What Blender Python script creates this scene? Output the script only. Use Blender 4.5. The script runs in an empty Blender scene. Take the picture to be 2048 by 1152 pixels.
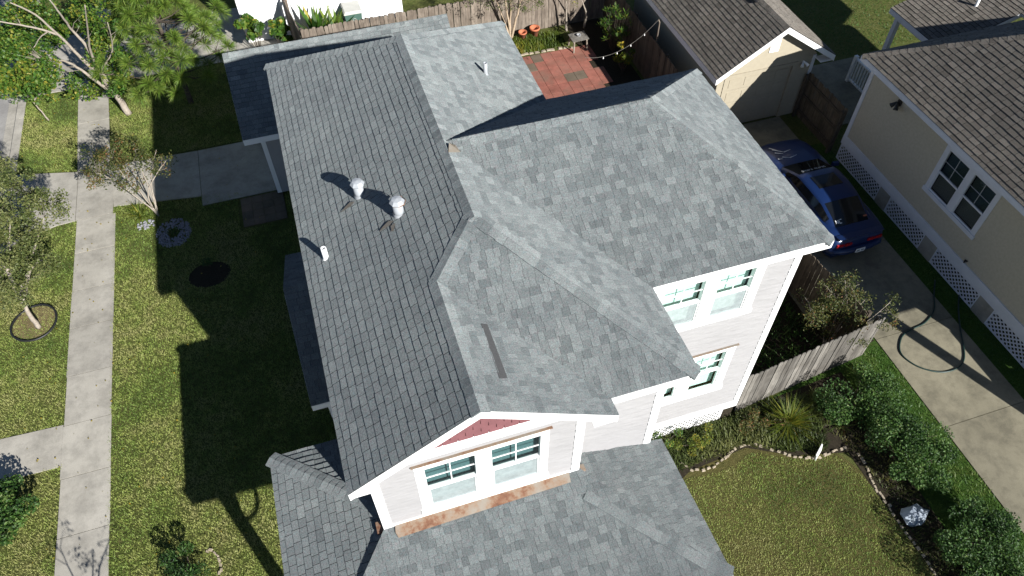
import bpy, math, random
import numpy as np
from mathutils import Vector

SC = bpy.context.scene
COL = SC.collection

# ------------------------------------------------------------------ camera
CAM_F, CAM_PITCH, CAM_ROLL, CAM_YAW = 1500.206, math.radians(50.993), math.radians(-0.622), math.radians(-17.272)
CAM_POS = Vector((0.944, -5.005, 17.037))
def cam_axes():
    cy, sy = math.cos(CAM_YAW), math.sin(CAM_YAW)
    fwd = Vector((math.cos(CAM_PITCH) * -sy, math.cos(CAM_PITCH) * cy, -math.sin(CAM_PITCH)))
    right = Vector((cy, sy, 0.0))
    up = right.cross(fwd)
    r2 = math.cos(CAM_ROLL) * right + math.sin(CAM_ROLL) * up
    u2 = -math.sin(CAM_ROLL) * right + math.cos(CAM_ROLL) * up
    return r2, u2, fwd
CR, CU, CF = cam_axes()
camd = bpy.data.cameras.new('Camera')
cam = bpy.data.objects.new('Camera', camd); COL.objects.link(cam)
camd.sensor_width = 36.0
camd.lens = CAM_F / 2048 * 36.0
camd.clip_start = 0.1; camd.clip_end = 1000
from mathutils import Matrix
M = Matrix(((CR.x, CU.x, -CF.x), (CR.y, CU.y, -CF.y), (CR.z, CU.z, -CF.z))).to_4x4()
M.translation = CAM_POS
cam.matrix_world = M
SC.camera = cam

# ------------------------------------------------------------------ light
SUN = Vector((0.72, -1.67, 1.0)).normalized()
SUN_EL = math.asin(SUN.z)
SUN_AZ = math.atan2(SUN.x, SUN.y)
world = bpy.data.worlds.new('World'); SC.world = world; world.use_nodes = True
wn = world.node_tree
bg = wn.nodes['Background']
sky = wn.nodes.new('ShaderNodeTexSky'); sky.sky_type = 'NISHITA'; sky.sun_disc = False
sky.air_density = 0.7; sky.dust_density = 0.1; sky.ozone_density = 2.0; sky.sun_elevation = SUN_EL; sky.sun_rotation = SUN_AZ
wn.links.new(sky.outputs[0], bg.inputs[0]); bg.inputs[1].default_value = 0.05
sl = bpy.data.lights.new('Sun', 'SUN'); sl.energy = 5.0; sl.angle = math.radians(0.53); sl.color = (1.0, 0.972, 0.93)
so = bpy.data.objects.new('Sun', sl); COL.objects.link(so)
so.rotation_euler = (-SUN).to_track_quat('-Z', 'Y').to_euler(); so.location = (30, -60, 40)
SC.view_settings.view_transform = 'Standard'; SC.view_settings.look = 'None'
SC.view_settings.exposure = 0.95; SC.view_settings.gamma = 1.0
SC.cycles.max_bounces = 6; SC.cycles.diffuse_bounces = 3; SC.cycles.transparent_max_bounces = 12

# ------------------------------------------------------------------ helpers
def G(px, py, z=0.0):
    """world point at height z seen at photo pixel (2048 wide)"""
    d = CF * CAM_F + CR * (px - 1024) - CU * (py - 576)
    return CAM_POS + d * ((z - CAM_POS.z) / d.z)
R = random.Random(7)
NP = np.random.RandomState(11)
Z = Vector((0, 0, 1))
def V(*a): return Vector(a)

class MB:
    def __init__(s): s.v = []; s.f = []; s.t = []; s.m = []
    def add(s, verts, faces, tint=.5, mat=0):
        b = len(s.v); s.v.extend([tuple(p) for p in verts])
        for f in faces:
            s.f.append(tuple(i + b for i in f)); s.t.append(tint); s.m.append(mat)
    def quads(s, arr, tints, mat=0):
        n = len(arr); k = arr.shape[1]; b = len(s.v)
        s.v.extend(map(tuple, arr.reshape(-1, 3).tolist()))
        idx = (np.arange(n * k).reshape(n, k) + b).tolist()
        s.f.extend(map(tuple, idx)); s.t.extend(np.asarray(tints).tolist()); s.m.extend([mat] * n)
    def poly(s, pts, tint=.5, mat=0): s.add(pts, [tuple(range(len(pts)))], tint, mat)
    def hexa(s, b4, t4, tint=.5, mat=0):
        s.add(list(b4) + list(t4), [(3, 2, 1, 0), (4, 5, 6, 7), (0, 1, 5, 4), (1, 2, 6, 5), (2, 3, 7, 6), (3, 0, 4, 7)], tint, mat)
    def box(s, x0, x1, y0, y1, z0, z1, tint=.5, mat=0):
        s.hexa([(x0, y0, z0), (x1, y0, z0), (x1, y1, z0), (x0, y1, z0)], [(x0, y0, z1), (x1, y0, z1), (x1, y1, z1), (x0, y1, z1)], tint, mat)
    def lbox(s, O, u, n, u0, u1, z0, z1, n0, n1, tint=.5, mat=0):
        """box in a wall's frame: u along the wall, z up, n outwards"""
        def P(a, zz, b): return O + u * a + Z * zz + n * b
        s.hexa([P(u0, z0, n0), P(u1, z0, n0), P(u1, z0, n1), P(u0, z0, n1)], [P(u0, z1, n0), P(u1, z1, n0), P(u1, z1, n1), P(u0, z1, n1)], tint, mat)
    def prism(s, pts, z0, z1, tint=.5, mat=0):
        n = len(pts)
        v = [(p[0], p[1], z0) for p in pts] + [(p[0], p[1], z1) for p in pts]
        f = [tuple(range(n - 1, -1, -1)), tuple(range(n, 2 * n))] + [(i, (i + 1) % n, (i + 1) % n + n, i + n) for i in range(n)]
        s.add(v, f, tint, mat)
    def bar(s, a, b, w, h, up=None, tint=.5, mat=0):
        a = Vector(a); b = Vector(b); d = (b - a).normalized()
        up = Vector(up) if up is not None else (Z if abs(d.z) < .95 else Vector((0, 1, 0)))
        sd = d.cross(up).normalized(); up = sd.cross(d).normalized()
        c = [(-w / 2, -h / 2), (w / 2, -h / 2), (w / 2, h / 2), (-w / 2, h / 2)]
        s.hexa([a + sd * x + up * y for x, y in c], [b + sd * x + up * y for x, y in c], tint, mat)
    def tube(s, pts, rad, n=6, tint=.5, mat=0, cap=True):
        pts = [Vector(p) for p in pts]
        rad = rad if isinstance(rad, (list, tuple)) else [rad] * len(pts)
        rings = []
        prev = None
        for i, p in enumerate(pts):
            d = (pts[min(i + 1, len(pts) - 1)] - pts[max(i - 1, 0)])
            if d.length < 1e-9: d = Z.copy()
            d.normalize()
            a = prev if prev is not None else (Vector((1, 0, 0)) if abs(d.x) < .9 else Vector((0, 1, 0)))
            sd = d.cross(a).normalized(); u2 = sd.cross(d).normalized(); prev = u2
            rings.append([p + (sd * math.cos(2 * math.pi * k / n) + u2 * math.sin(2 * math.pi * k / n)) * rad[i] for k in range(n)])
        v = [q for r in rings for q in r]; f = []
        for i in range(len(pts) - 1):
            for k in range(n):
                f.append((i * n + k, i * n + (k + 1) % n, (i + 1) * n + (k + 1) % n, (i + 1) * n + k))
        if cap:
            f.append(tuple(range(n - 1, -1, -1))); f.append(tuple((len(pts) - 1) * n + k for k in range(n)))
        s.add(v, f, tint, mat)
    def cyl(s, a, b, r0, r1=None, n=16, tint=.5, mat=0):
        s.tube([a, b], [r0, r0 if r1 is None else r1], n, tint, mat)
    def lathe(s, prof, c, n=16, tint=.5, mat=0):
        v = []; f = []
        for r, z in prof:
            for k in range(n):
                a = 2 * math.pi * k / n
                v.append((c[0] + r * math.cos(a), c[1] + r * math.sin(a), c[2] + z))
        for i in range(len(prof) - 1):
            for k in range(n):
                f.append((i * n + k, i * n + (k + 1) % n, (i + 1) * n + (k + 1) % n, (i + 1) * n + k))
        s.add(v, f, tint, mat)
    def build(s, name, mats, parent=None, smooth=False):
        me = bpy.data.meshes.new(name)
        me.from_pydata(s.v, [], s.f)
        mats = mats if isinstance(mats, (list, tuple)) else [mats]
        for m in mats: me.materials.append(m)
        if len(mats) > 1: me.polygons.foreach_set('material_index', s.m)
        at = me.attributes.new('tint', 'FLOAT', 'FACE'); at.data.foreach_set('value', np.asarray(s.t, dtype=np.float32))
        if smooth: me.polygons.foreach_set('use_smooth', [True] * len(me.polygons))
        me.update()
        o = bpy.data.objects.new(name, me); COL.objects.link(o)
        if parent is not None:
            o.parent = parent
            o.matrix_parent_inverse = Matrix.Translation(parent_world(parent)).inverted()
        return o
def parent_world(p):
    t = Vector((0, 0, 0))
    while p is not None:
        t = t + p.location
        p = p.parent if p.parent and p.type == 'EMPTY' else None
    return t
def tag(o, label=None, cat=None, group=None, kind=None):
    if label: o['label'] = label
    if cat: o['category'] = cat
    if group: o['group'] = group
    if kind: o['kind'] = kind
    return o
def thing(name, label, cat, loc, group=None):
    o = bpy.data.objects.new(name, None); COL.objects.link(o); o.location = loc; o.empty_display_size = .3
    return tag(o, label, cat, group)
def children(o): return [c for c in bpy.data.objects if c.parent == o]
def copy_tree(o, parent=None):
    c = o.copy(); COL.objects.link(c)
    if parent is not None: c.parent = parent
    for ch in children(o): copy_tree(ch, c)
    return c

# ------------------------------------------------------------------ materials
def mat(name): 
    m = bpy.data.materials.new(name); m.use_nodes = True
    nt = m.node_tree; b = nt.nodes['Principled BSDF']
    return m, nt, b
def nd(nt, typ, **kw):
    n = nt.nodes.new(typ)
    for k, v in kw.items(): setattr(n, k, v)
    return n
def noise(nt, scale, detail=4, rough=.6, coord='Object', dist=0.):
    tc = nd(nt, 'ShaderNodeTexCoord'); n = nd(nt, 'ShaderNodeTexNoise')
    n.inputs['Scale'].default_value = scale; n.inputs['Detail'].default_value = detail
    n.inputs['Roughness'].default_value = rough; n.inputs['Distortion'].default_value = dist
    nt.links.new(tc.outputs[coord], n.inputs['Vector'])
    return n.outputs['Fac']
def ramp(nt, fac, stops):
    r = nd(nt, 'ShaderNodeValToRGB')
    el = r.color_ramp.elements
    while len(el) < len(stops): el.new(.5)
    for e, (p, c) in zip(el, stops): e.position = p; e.color = (*c, 1)
    nt.links.new(fac, r.inputs['Fac'])
    return r.outputs['Color']
def mixc(nt, fac, a, b, mode='MIX'):
    m = nd(nt, 'ShaderNodeMix', data_type='RGBA', blend_type=mode)
    for sock, val in ((m.inputs[0], fac), (m.inputs[6], a), (m.inputs[7], b)):
        if isinstance(val, (int, float)): sock.default_value = val
        elif isinstance(val, tuple): sock.default_value = (*val, 1)
        else: nt.links.new(val, sock)
    return m.outputs[2]
def attr(nt, name='tint'):
    return nd(nt, 'ShaderNodeAttribute', attribute_name=name).outputs['Fac']
def bump(nt, b, fac, strength=.3, dist=.01):
    bp = nd(nt, 'ShaderNodeBump'); bp.inputs['Strength'].default_value = strength; bp.inputs['Distance'].default_value = dist
    nt.links.new(fac, bp.inputs['Height']); nt.links.new(bp.outputs[0], b.inputs['Normal'])
def plain(name, c, rough=.6, metal=0., vary=.12, scale=3., spec=.5):
    m, nt, b = mat(name)
    lo = tuple(max(0, x * (1 - vary)) for x in c); hi = tuple(min(1, x * (1 + vary)) for x in c)
    nt.links.new(ramp(nt, noise(nt, scale, 5), [(.3, lo), (.7, hi)]), b.inputs['Base Color'])
    b.inputs['Roughness'].default_value = rough; b.inputs['Metallic'].default_value = metal
    b.inputs['Specular IOR Level'].default_value = spec
    return m
def shingle_mat(name, dark, light, speck=.42, blot=None):
    m, nt, b = mat(name)
    c = ramp(nt, attr(nt), [(0., tuple(x * .25 for x in dark)), (.06, tuple(x * .8 for x in dark)), (.2, dark), (1., light)])
    g = ramp(nt, noise(nt, 48, 5, .85), [(.32, (1 - speck * 1.25,) * 3), (.5, (1., 1., 1.)), (.68, (1 + speck * 1.3,) * 3)])
    c = mixc(nt, 1., c, g, 'MULTIPLY')
    h = ramp(nt, noise(nt, 26, 3, .7), [(.32, (.88, 1.0, 1.06)), (.45, (.98, 1.03, .98)), (.55, (1., 1., 1.)), (.68, (1.09, .97, .97))])
    c = mixc(nt, 1., c, h, 'MULTIPLY')
    w = ramp(nt, noise(nt, .9, 6, .62), [(.32, (.86, .87, .88)), (.7, (1.08, 1.08, 1.06))])
    c = mixc(nt, 1., c, w, 'MULTIPLY')
    nt.links.new(c, b.inputs['Base Color']); b.inputs['Roughness'].default_value = .92
    b.inputs['Specular IOR Level'].default_value = .25
    b.inputs['Diffuse Roughness'].default_value = 1.
    bump(nt, b, noise(nt, 110, 3, .7), .8, .006)
    return m
def concrete_mat(name, a, c2, stain=.75, rough=.9):
    m, nt, b = mat(name)
    c = ramp(nt, noise(nt, .7, 7, .62), [(.3, a), (.7, c2)])
    s = ramp(nt, noise(nt, 1.9, 9, .74), [(.36, (stain,) * 3), (.56, (1.02, 1.02, 1.02))])
    c = mixc(nt, 1., c, s, 'MULTIPLY')
    f = ramp(nt, noise(nt, 60, 4, .7), [(.3, (.86,) * 3), (.7, (1.1,) * 3)])
    c = mixc(nt, 1., c, f, 'MULTIPLY')
    t = ramp(nt, attr(nt), [(0., (.78, .78, .78)), (1., (1.1, 1.1, 1.08))])
    c = mixc(nt, 1., c, t, 'MULTIPLY')
    nt.links.new(c, b.inputs['Base Color']); b.inputs['Roughness'].default_value = rough
    bump(nt, b, noise(nt, 45, 5, .7), .25, .006)
    return m
def grass_mat(name, cols, brown=(.16, .12, .05), amount=.5):
    m, nt, b = mat(name)
    c = ramp(nt, noise(nt, 9, 6, .75), [(.3, cols[0]), (.5, cols[1]), (.7, cols[2])])
    br = ramp(nt, noise(nt, 1.1, 7, .7), [(.5 - .12 * amount, (0,) * 3), (.72, (1,) * 3)])
    c = mixc(nt, mixc(nt, amount, (0., 0., 0.), br), c, brown)
    f = ramp(nt, noise(nt, 55, 3, .8), [(.3, (.55,) * 3), (.7, (1.3,) * 3)])
    c = mixc(nt, 1., c, f, 'MULTIPLY')
    nt.links.new(c, b.inputs['Base Color']); b.inputs['Roughness'].default_value = 1.
    b.inputs['Specular IOR Level'].default_value = .1
    bump(nt, b, noise(nt, 38, 5, .8), 1., .05)
    return m
def leaf_mat(name, stops, trans=.35, rough=.5):
    m, nt, b = mat(name)
    c = ramp(nt, attr(nt), stops)
    nt.links.new(c, b.inputs['Base Color']); b.inputs['Roughness'].default_value = rough
    b.inputs['Specular IOR Level'].default_value = .35
    tr = nd(nt, 'ShaderNodeBsdfTranslucent'); nt.links.new(c, tr.inputs['Color'])
    mx = nd(nt, 'ShaderNodeMixShader'); mx.inputs[0].default_value = trans
    out = nt.nodes['Material Output']
    nt.links.new(b.outputs[0], mx.inputs[1]); nt.links.new(tr.outputs[0], mx.inputs[2]); nt.links.new(mx.outputs[0], out.inputs[0])
    return m
def wood_mat(name, dark, light, scale=(1, 1, 1)):
    m, nt, b = mat(name)
    c = ramp(nt, attr(nt), [(0, dark), (1, light)])
    tc = nd(nt, 'ShaderNodeTexCoord'); mp = nd(nt, 'ShaderNodeMapping'); mp.inputs['Scale'].default_value = (30, 30, 2.5)
    nt.links.new(tc.outputs['Object'], mp.inputs[0])
    n = nd(nt, 'ShaderNodeTexNoise'); n.inputs['Scale'].default_value = 1.; n.inputs['Detail'].default_value = 5
    nt.links.new(mp.outputs[0], n.inputs['Vector'])
    c = mixc(nt, 1., c, ramp(nt, n.outputs['Fac'], [(.3, (.6,) * 3), (.7, (1.25,) * 3)]), 'MULTIPLY')
    c = mixc(nt, 1., c, ramp(nt, noise(nt, 2.2, 6, .7), [(.35, (.7, .68, .66)), (.65, (1.15, 1.15, 1.15))]), 'MULTIPLY')
    nt.links.new(c, b.inputs['Base Color']); b.inputs['Roughness'].default_value = .9
    bump(nt, b, n.outputs['Fac'], .4, .006)
    return m
def bark_mat(name, a, c2):
    m, nt, b = mat(name)
    nt.links.new(ramp(nt, noise(nt, 14, 6, .7), [(.3, a), (.7, c2)]), b.inputs['Base Color']); b.inputs['Roughness'].default_value = .9
    bump(nt, b, noise(nt, 30, 4, .7), .5, .01)
    return m
def glass_mat(name, tint=(.9, .95, .95), spec=.12):
    m, nt, b = mat(name)
    for n in list(nt.nodes):
        if n.type == 'BSDF_PRINCIPLED': nt.nodes.remove(n)
    out = nt.nodes['Material Output']
    t = nd(nt, 'ShaderNodeBsdfTransparent'); t.inputs[0].default_value = (*tint, 1)
    g = nd(nt, 'ShaderNodeBsdfGlossy'); g.inputs['Roughness'].default_value = .03
    fr = nd(nt, 'ShaderNodeFresnel'); fr.inputs['IOR'].default_value = 1.5
    ad = nd(nt, 'ShaderNodeMath', operation='ADD', use_clamp=True); ad.inputs[1].default_value = spec
    nt.links.new(fr.outputs[0], ad.inputs[0])
    mx = nd(nt, 'ShaderNodeMixShader'); nt.links.new(ad.outputs[0], mx.inputs[0])
    nt.links.new(t.outputs[0], mx.inputs[1]); nt.links.new(g.outputs[0], mx.inputs[2]); nt.links.new(mx.outputs[0], out.inputs[0])
    return m
def screen_mat(name, c, cover=.6):
    m, nt, b = mat(name)
    out = nt.nodes['Material Output']
    b.inputs['Roughness'].default_value = .7
    nt.links.new(ramp(nt, noise(nt, 7, 6, .8), [(.3, tuple(x * .75 for x in c)), (.7, tuple(min(1, x * 1.15) for x in c))]), b.inputs['Base Color'])
    t = nd(nt, 'ShaderNodeBsdfTransparent')
    mx = nd(nt, 'ShaderNodeMixShader'); mx.inputs[0].default_value = cover
    nt.links.new(t.outputs[0], mx.inputs[1]); nt.links.new(b.outputs[0], mx.inputs[2]); nt.links.new(mx.outputs[0], out.inputs[0])
    return m
def blind_mat(name, a, c2, scale=40):
    m, nt, b = mat(name)
    tc = nd(nt, 'ShaderNodeTexCoord'); w = nd(nt, 'ShaderNodeTexWave', wave_type='BANDS', bands_direction='Z'); w.inputs['Scale'].default_value = scale / 6.28
    w.inputs['Distortion'].default_value = .6
    nt.links.new(tc.outputs['Object'], w.inputs['Vector'])
    nt.links.new(ramp(nt, w.outputs['Fac'], [(.2, a), (.7, c2)]), b.inputs['Base Color']); b.inputs['Roughness'].default_value = .7
    return m

MT = {}
MT['shingle'] = shingle_mat('grey_shingle', (.116, .127, .133), (.200, .214, .219))
MT['brown_shingle'] = shingle_mat('brown_shingle', (.095, .083, .072), (.185, .162, .142), .4)
MT['white'] = plain('white_trim', (.80, .80, .79), .5, vary=.03)
def siding_mat(name, c):
    m, nt, b = mat(name)
    tc = nd(nt, 'ShaderNodeTexCoord'); mp = nd(nt, 'ShaderNodeMapping'); mp.inputs['Scale'].default_value = (3.2, 3.2, 11)
    nt.links.new(tc.outputs['Object'], mp.inputs[0]); n = nd(nt, 'ShaderNodeTexNoise'); n.inputs['Scale'].default_value = 1.; n.inputs['Detail'].default_value = 2.
    nt.links.new(mp.outputs[0], n.inputs['Vector'])
    base = ramp(nt, noise(nt, 1.2, 6, .65), [(.3, tuple(x * .93 for x in c)), (.7, tuple(x * 1.04 for x in c))])
    nt.links.new(base, b.inputs['Base Color']); b.inputs['Roughness'].default_value = .6
    bump(nt, b, n.outputs['Fac'], .55, .035)
    return m
MT['siding'] = siding_mat('pale_siding', (.305, .300, .303))
MT['pink'] = plain('rose_fish_scale', (.165, .066, .072), .7, vary=.12, scale=6)
MT['tan'] = plain('tan_siding', (.31, .275, .205), .75, vary=.06, scale=8)
MT['stucco'] = plain('beige_stucco', (.47, .42, .325), .9, vary=.08, scale=14)
MT['grey_trim'] = plain('pale_trim', (.62, .63, .67), .6, vary=.06)
MT['white_wall'] = plain('white_painted_wall', (.82, .83, .84), .6, vary=.03)
MT['metal_white'] = plain('galvanised_paint', (.33, .35, .37), .5, vary=.08, scale=9)
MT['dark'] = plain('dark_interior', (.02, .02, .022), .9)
MT['black'] = plain('black_plastic', (.012, .012, .013), .5)
MT['glass'] = glass_mat('window_glass', spec=.04)
MT['glass_dark'] = glass_mat('dark_window_glass', (.55, .62, .62), .10)
MT['screen'] = screen_mat('insect_screen', (.36, .415, .42), .68)
MT['screen_dark'] = screen_mat('dark_screen', (.035, .034, .034), .55)
MT['blind_mint'] = blind_mat('mint_blind', (.50, .66, .60), (.56, .72, .66), 90)
MT['blind_teal_reflect'] = blind_mat('teal_reflection_blind', (.035, .085, .09), (.10, .20, .205), 120)  # teal reflection of the upper glass is put into the blind colour
MT['blind_pale'] = blind_mat('pale_blind', (.42, .50, .50), (.60, .66, .66), 120)
MT['blind_green'] = blind_mat('green_blind', (.10, .14, .12), (.26, .32, .28), 90)
MT['concrete'] = concrete_mat('weathered_concrete', (.31, .29, .25), (.43, .405, .355), .74)
MT['drive'] = concrete_mat('yellowed_concrete', (.165, .15, .105), (.24, .218, .155), .66)
MT['street'] = concrete_mat('street_concrete', (.26, .25, .24), (.34, .33, .31), .8)
MT['patio'] = None
MT['soil'] = plain('dark_soil', (.03, .025, .017), 1., vary=.4, scale=20, spec=.1)
MT['litter'] = plain('leaf_litter', (.15, .12, .06), 1., vary=.5, scale=25, spec=.1)
MT['lawn'] = grass_mat('lawn_ground', ((.055, .075, .018), (.10, .12, .032), (.16, .15, .055)), (.17, .135, .065), amount=.3)
MT['lawn_dry'] = grass_mat('dry_lawn_ground', ((.06, .062, .02), (.10, .098, .032), (.14, .12, .046)), amount=.4)
MT['lawn_lush'] = grass_mat('lush_ground', ((.03, .07, .012), (.05, .105, .018), (.08, .13, .03)), amount=.2)
MT['blade'] = leaf_mat('grass_blade', [(0, (.05, .095, .016)), (.4, (.18, .255, .05)), (.65, (.27, .315, .08)), (1, (.32, .315, .12))], .3, .6)
MT['blade_lush'] = leaf_mat('lush_blade', [(0, (.02, .055, .008)), (.6, (.06, .135, .018)), (1, (.15, .19, .04))], .3, .5)
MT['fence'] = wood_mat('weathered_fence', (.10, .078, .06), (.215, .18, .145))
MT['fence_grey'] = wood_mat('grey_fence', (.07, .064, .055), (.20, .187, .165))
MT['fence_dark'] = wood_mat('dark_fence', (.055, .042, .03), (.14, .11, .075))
MT['bark_pale'] = bark_mat('pale_bark', (.20, .17, .135), (.36, .315, .26))
MT['bark_tan'] = bark_mat('tan_bark', (.28, .21, .14), (.5, .40, .29))
MT['bark_dark'] = bark_mat('dark_bark', (.035, .027, .02), (.09, .07, .05))
MT['leaf_broad'] = leaf_mat('broad_leaf', [(0, (.016, .045, .007)), (.5, (.065, .15, .02)), (.8, (.16, .21, .03)), (1, (.36, .29, .04))], .4)
MT['leaf_pine'] = leaf_mat('pine_needle', [(0, (.03, .065, .01)), (.5, (.115, .20, .026)), (1, (.26, .31, .06))], .35)
MT['leaf_olive'] = leaf_mat('olive_leaf', [(0, (.025, .04, .012)), (.5, (.085, .115, .03)), (1, (.19, .20, .07))], .35)
MT['leaf_hedge'] = leaf_mat('hedge_leaf', [(0, (.006, .022, .004)), (.5, (.03, .078, .012)), (.85, (.07, .14, .024)), (1, (.13, .18, .05))], .25, .55)
MT['leaf_myrtle'] = leaf_mat('myrtle_leaf', [(0, (.03, .05, .012)), (.5, (.085, .105, .026)), (.8, (.15, .13, .04)), (1, (.24, .10, .04))], .4)
MT['leaf_yellow'] = leaf_mat('yellow_green_leaf', [(0, (.05, .09, .012)), (.5, (.13, .17, .02)), (1, (.36, .26, .03))], .4)
MT['blue_paint'] = None
MT['rust'] = None
MT['steel'] = plain('brushed_metal', (.5, .51, .52), .35, .6, vary=.1, scale=10)
MT['terracotta'] = plain('terracotta', (.42, .13, .06), .8, vary=.15, scale=12)
MT['stone'] = plain('edging_stone', (.32, .27, .20), .95, vary=.25, scale=18)
MT['white_stone'] = plain('white_gravel', (.24, .24, .27), .8, vary=.35, scale=20)
MT['bin'] = plain('green_bin_plastic', (.06, .115, .095), .5, vary=.1)
MT['bin_lid'] = plain('pale_bin_lid', (.36, .36, .33), .6, vary=.12)
MT['hose'] = plain('green_hose', (.012, .035, .03), .4)
MT['bag'] = plain('clear_plastic_bag', (.26, .30, .35), .25, vary=.15, scale=10)
MT['red_lamp'] = plain('red_lamp', (.4, .01, .015), .2)
MT['cyan'] = plain('blue_bumper_shine', (.03, .12, .35), .15)
MT['tyre'] = plain('tyre_rubber', (.015, .015, .016), .9)
def special():
    m, nt, b = mat('car_blue'); b.inputs['Base Color'].default_value = (.007, .022, .085, 1); b.inputs['Metallic'].default_value = .1
    b.inputs['Roughness'].default_value = .35; b.inputs['Coat Weight'].default_value = .12; b.inputs['Coat Roughness'].default_value = .06
    MT['blue_paint'] = m
    m, nt, b = mat('car_glass'); b.inputs['Base Color'].default_value = (.006, .007, .008, 1); b.inputs['Roughness'].default_value = .08
    MT['car_glass'] = m
    m, nt, b = mat('rusty_flashing')
    c = ramp(nt, noise(nt, 2.6, 6, .7), [(.40, (.23, .20, .165)), (.53, (.22, .15, .10)), (.60, (.165, .075, .04)), (.70, (.09, .04, .022))])
    nt.links.new(c, b.inputs['Base Color']); b.inputs['Roughness'].default_value = .8; MT['rust'] = m
    m, nt, b = mat('rust_stain')
    c = ramp(nt, noise(nt, 9, 5, .7), [(.3, (.155, .125, .09)), (.7, (.19, .175, .15))])
    nt.links.new(c, b.inputs['Base Color']); b.inputs['Roughness'].default_value = .95; MT['stain'] = m
    m, nt, b = mat('red_pavers')
    c = ramp(nt, attr(nt), [(0, (.10, .085, .06)), (.12, (.15, .115, .08)), (.25, (.25, .085, .06)), (1, (.34, .125, .09))])
    c = mixc(nt, 1., c, ramp(nt, noise(nt, 1.6, 8, .7), [(.35, (.62, .62, .58)), (.6, (1.0, 1.0, 1.0))]), 'MULTIPLY')
    c = mixc(nt, ramp(nt, noise(nt, 1.1, 6, .7), [(.45, (0, 0, 0)), (.75, (.7, .7, .7))]), c, (.16, .12, .085))
    c = mixc(nt, 1., c, ramp(nt, noise(nt, 30, 4, .7), [(.3, (.85,) * 3), (.7, (1.1,) * 3)]), 'MULTIPLY')
    nt.links.new(c, b.inputs['Base Color']); b.inputs['Roughness'].default_value = .9; MT['patio'] = m
special()

# ------------------------------------------------------------------ roofs
def clip(poly, cv):
    out = poly
    n = len(cv)
    for i in range(n):
        ax, ay = cv[i]; bx, by = cv[(i + 1) % n]
        inp = out; out = []
        if not inp: return []
        def side(p): return (bx - ax) * (p[1] - ay) - (by - ay) * (p[0] - ax)
        for j in range(len(inp)):
            p = inp[j]; q = inp[(j + 1) % len(inp)]
            sp, sq = side(p), side(q)
            if sp >= 0: out.append(p)
            if (sp > 0 and sq < 0) or (sp < 0 and sq > 0):
                t = sp / (sp - sq); out.append((p[0] + t * (q[0] - p[0]), p[1] + t * (q[1] - p[1])))
    return out
def area2(p): return sum(p[i][0] * p[(i + 1) % len(p)][1] - p[(i + 1) % len(p)][0] * p[i][1] for i in range(len(p))) / 2
def plane_of(pts):
    n = Vector((0, 0, 0))
    for i in range(len(pts)): n += Vector(pts[i]).cross(Vector(pts[(i + 1) % len(pts)]))
    n.normalize()
    return n if n.z > 0 else -n
def roof_plane(mb, deck, pieces, expo=.145, w=(.11, .30), th=.012, tr=(.15, 1.), seed=1, deckth=.1, gap=.006, lam=.006, spread=1., gapt=0., two=False):
    """pieces: convex polygons in one plane; lays shingle tabs course by course into mb and a white deck under them"""
    rr = random.Random(seed)
    pieces = [[Vector(p) for p in pc] for pc in pieces]
    n = plane_of(pieces[0]); e = Z.cross(n).normalized(); up = n.cross(e)
    o = pieces[0][0]
    P2 = []
    for pc in pieces:
        q = [((p - o).dot(e), (p - o).dot(up)) for p in pc]
        if area2(q) < 0: q = q[::-1]
        P2.append(q)
    us = [u for q in P2 for u, v in q]; vs = [v for q in P2 for u, v in q]
    u0, u1, v0, v1 = min(us), max(us), min(vs), max(vs)
    def P(u, v, h): return o + e * u + up * v + n * h
    i = 0; v = v0 - .03
    while v < v1:
        u = u0 - rr.random() * w[1] - .02
        du = 0
        while u < u1:
            ww = rr.uniform(*w); t = max(.1, tr[0] + (tr[1] - tr[0]) * min(1.15, max(0, rr.gauss(.5, .19 * spread))))
            hi = rr.random() < .52
            if two: t = (rr.uniform(.52, .9) if hi else rr.uniform(.2, .56)) + (.15 if rr.random() < .06 else 0)
            ex = lam if hi else 0 ; dv = rr.uniform(-.006, .006); slump = rr.uniform(-.005, .005)
            rect = [(u + gap / 2, v + dv + slump), (u + ww - gap / 2, v + dv - slump), (u + ww - gap / 2, v + expo + .004), (u + gap / 2, v + expo + .004)]
            for q in P2:
                c = clip(rect, q)
                if len(c) < 3 or area2(c) < 1e-4: continue
                hs = [.002 + (th + ex) * max(0., 1 - (y - v) / expo) for x, y in c]
                top = [P(x, y, h) for (x, y), h in zip(c, hs)]
                bot = [P(x, y, -.012) for (x, y) in c]
                k = len(c)
                mb.add(top + bot, [tuple(range(k))] , t)
                mb.add(top + bot, [(a, a + k, (a + 1) % k + k, (a + 1) % k) for a in range(k)], gapt if gapt == 0 else t * gapt)
            u += ww
        v += expo; i += 1
    for q in P2:
        mb.poly([P(x, y, -.010) for x, y in q], 0.)
        if deck is not None:
            k = len(q)
            vv = [P(x, y, -.014) for x, y in q] + [P(x, y, -deckth) for x, y in q]
            deck.add(vv, [tuple(range(k)), tuple(range(2 * k - 1, k - 1, -1))] + [(a, a + k, (a + 1) % k + k, (a + 1) % k) for a in range(k)], .5)
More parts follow.
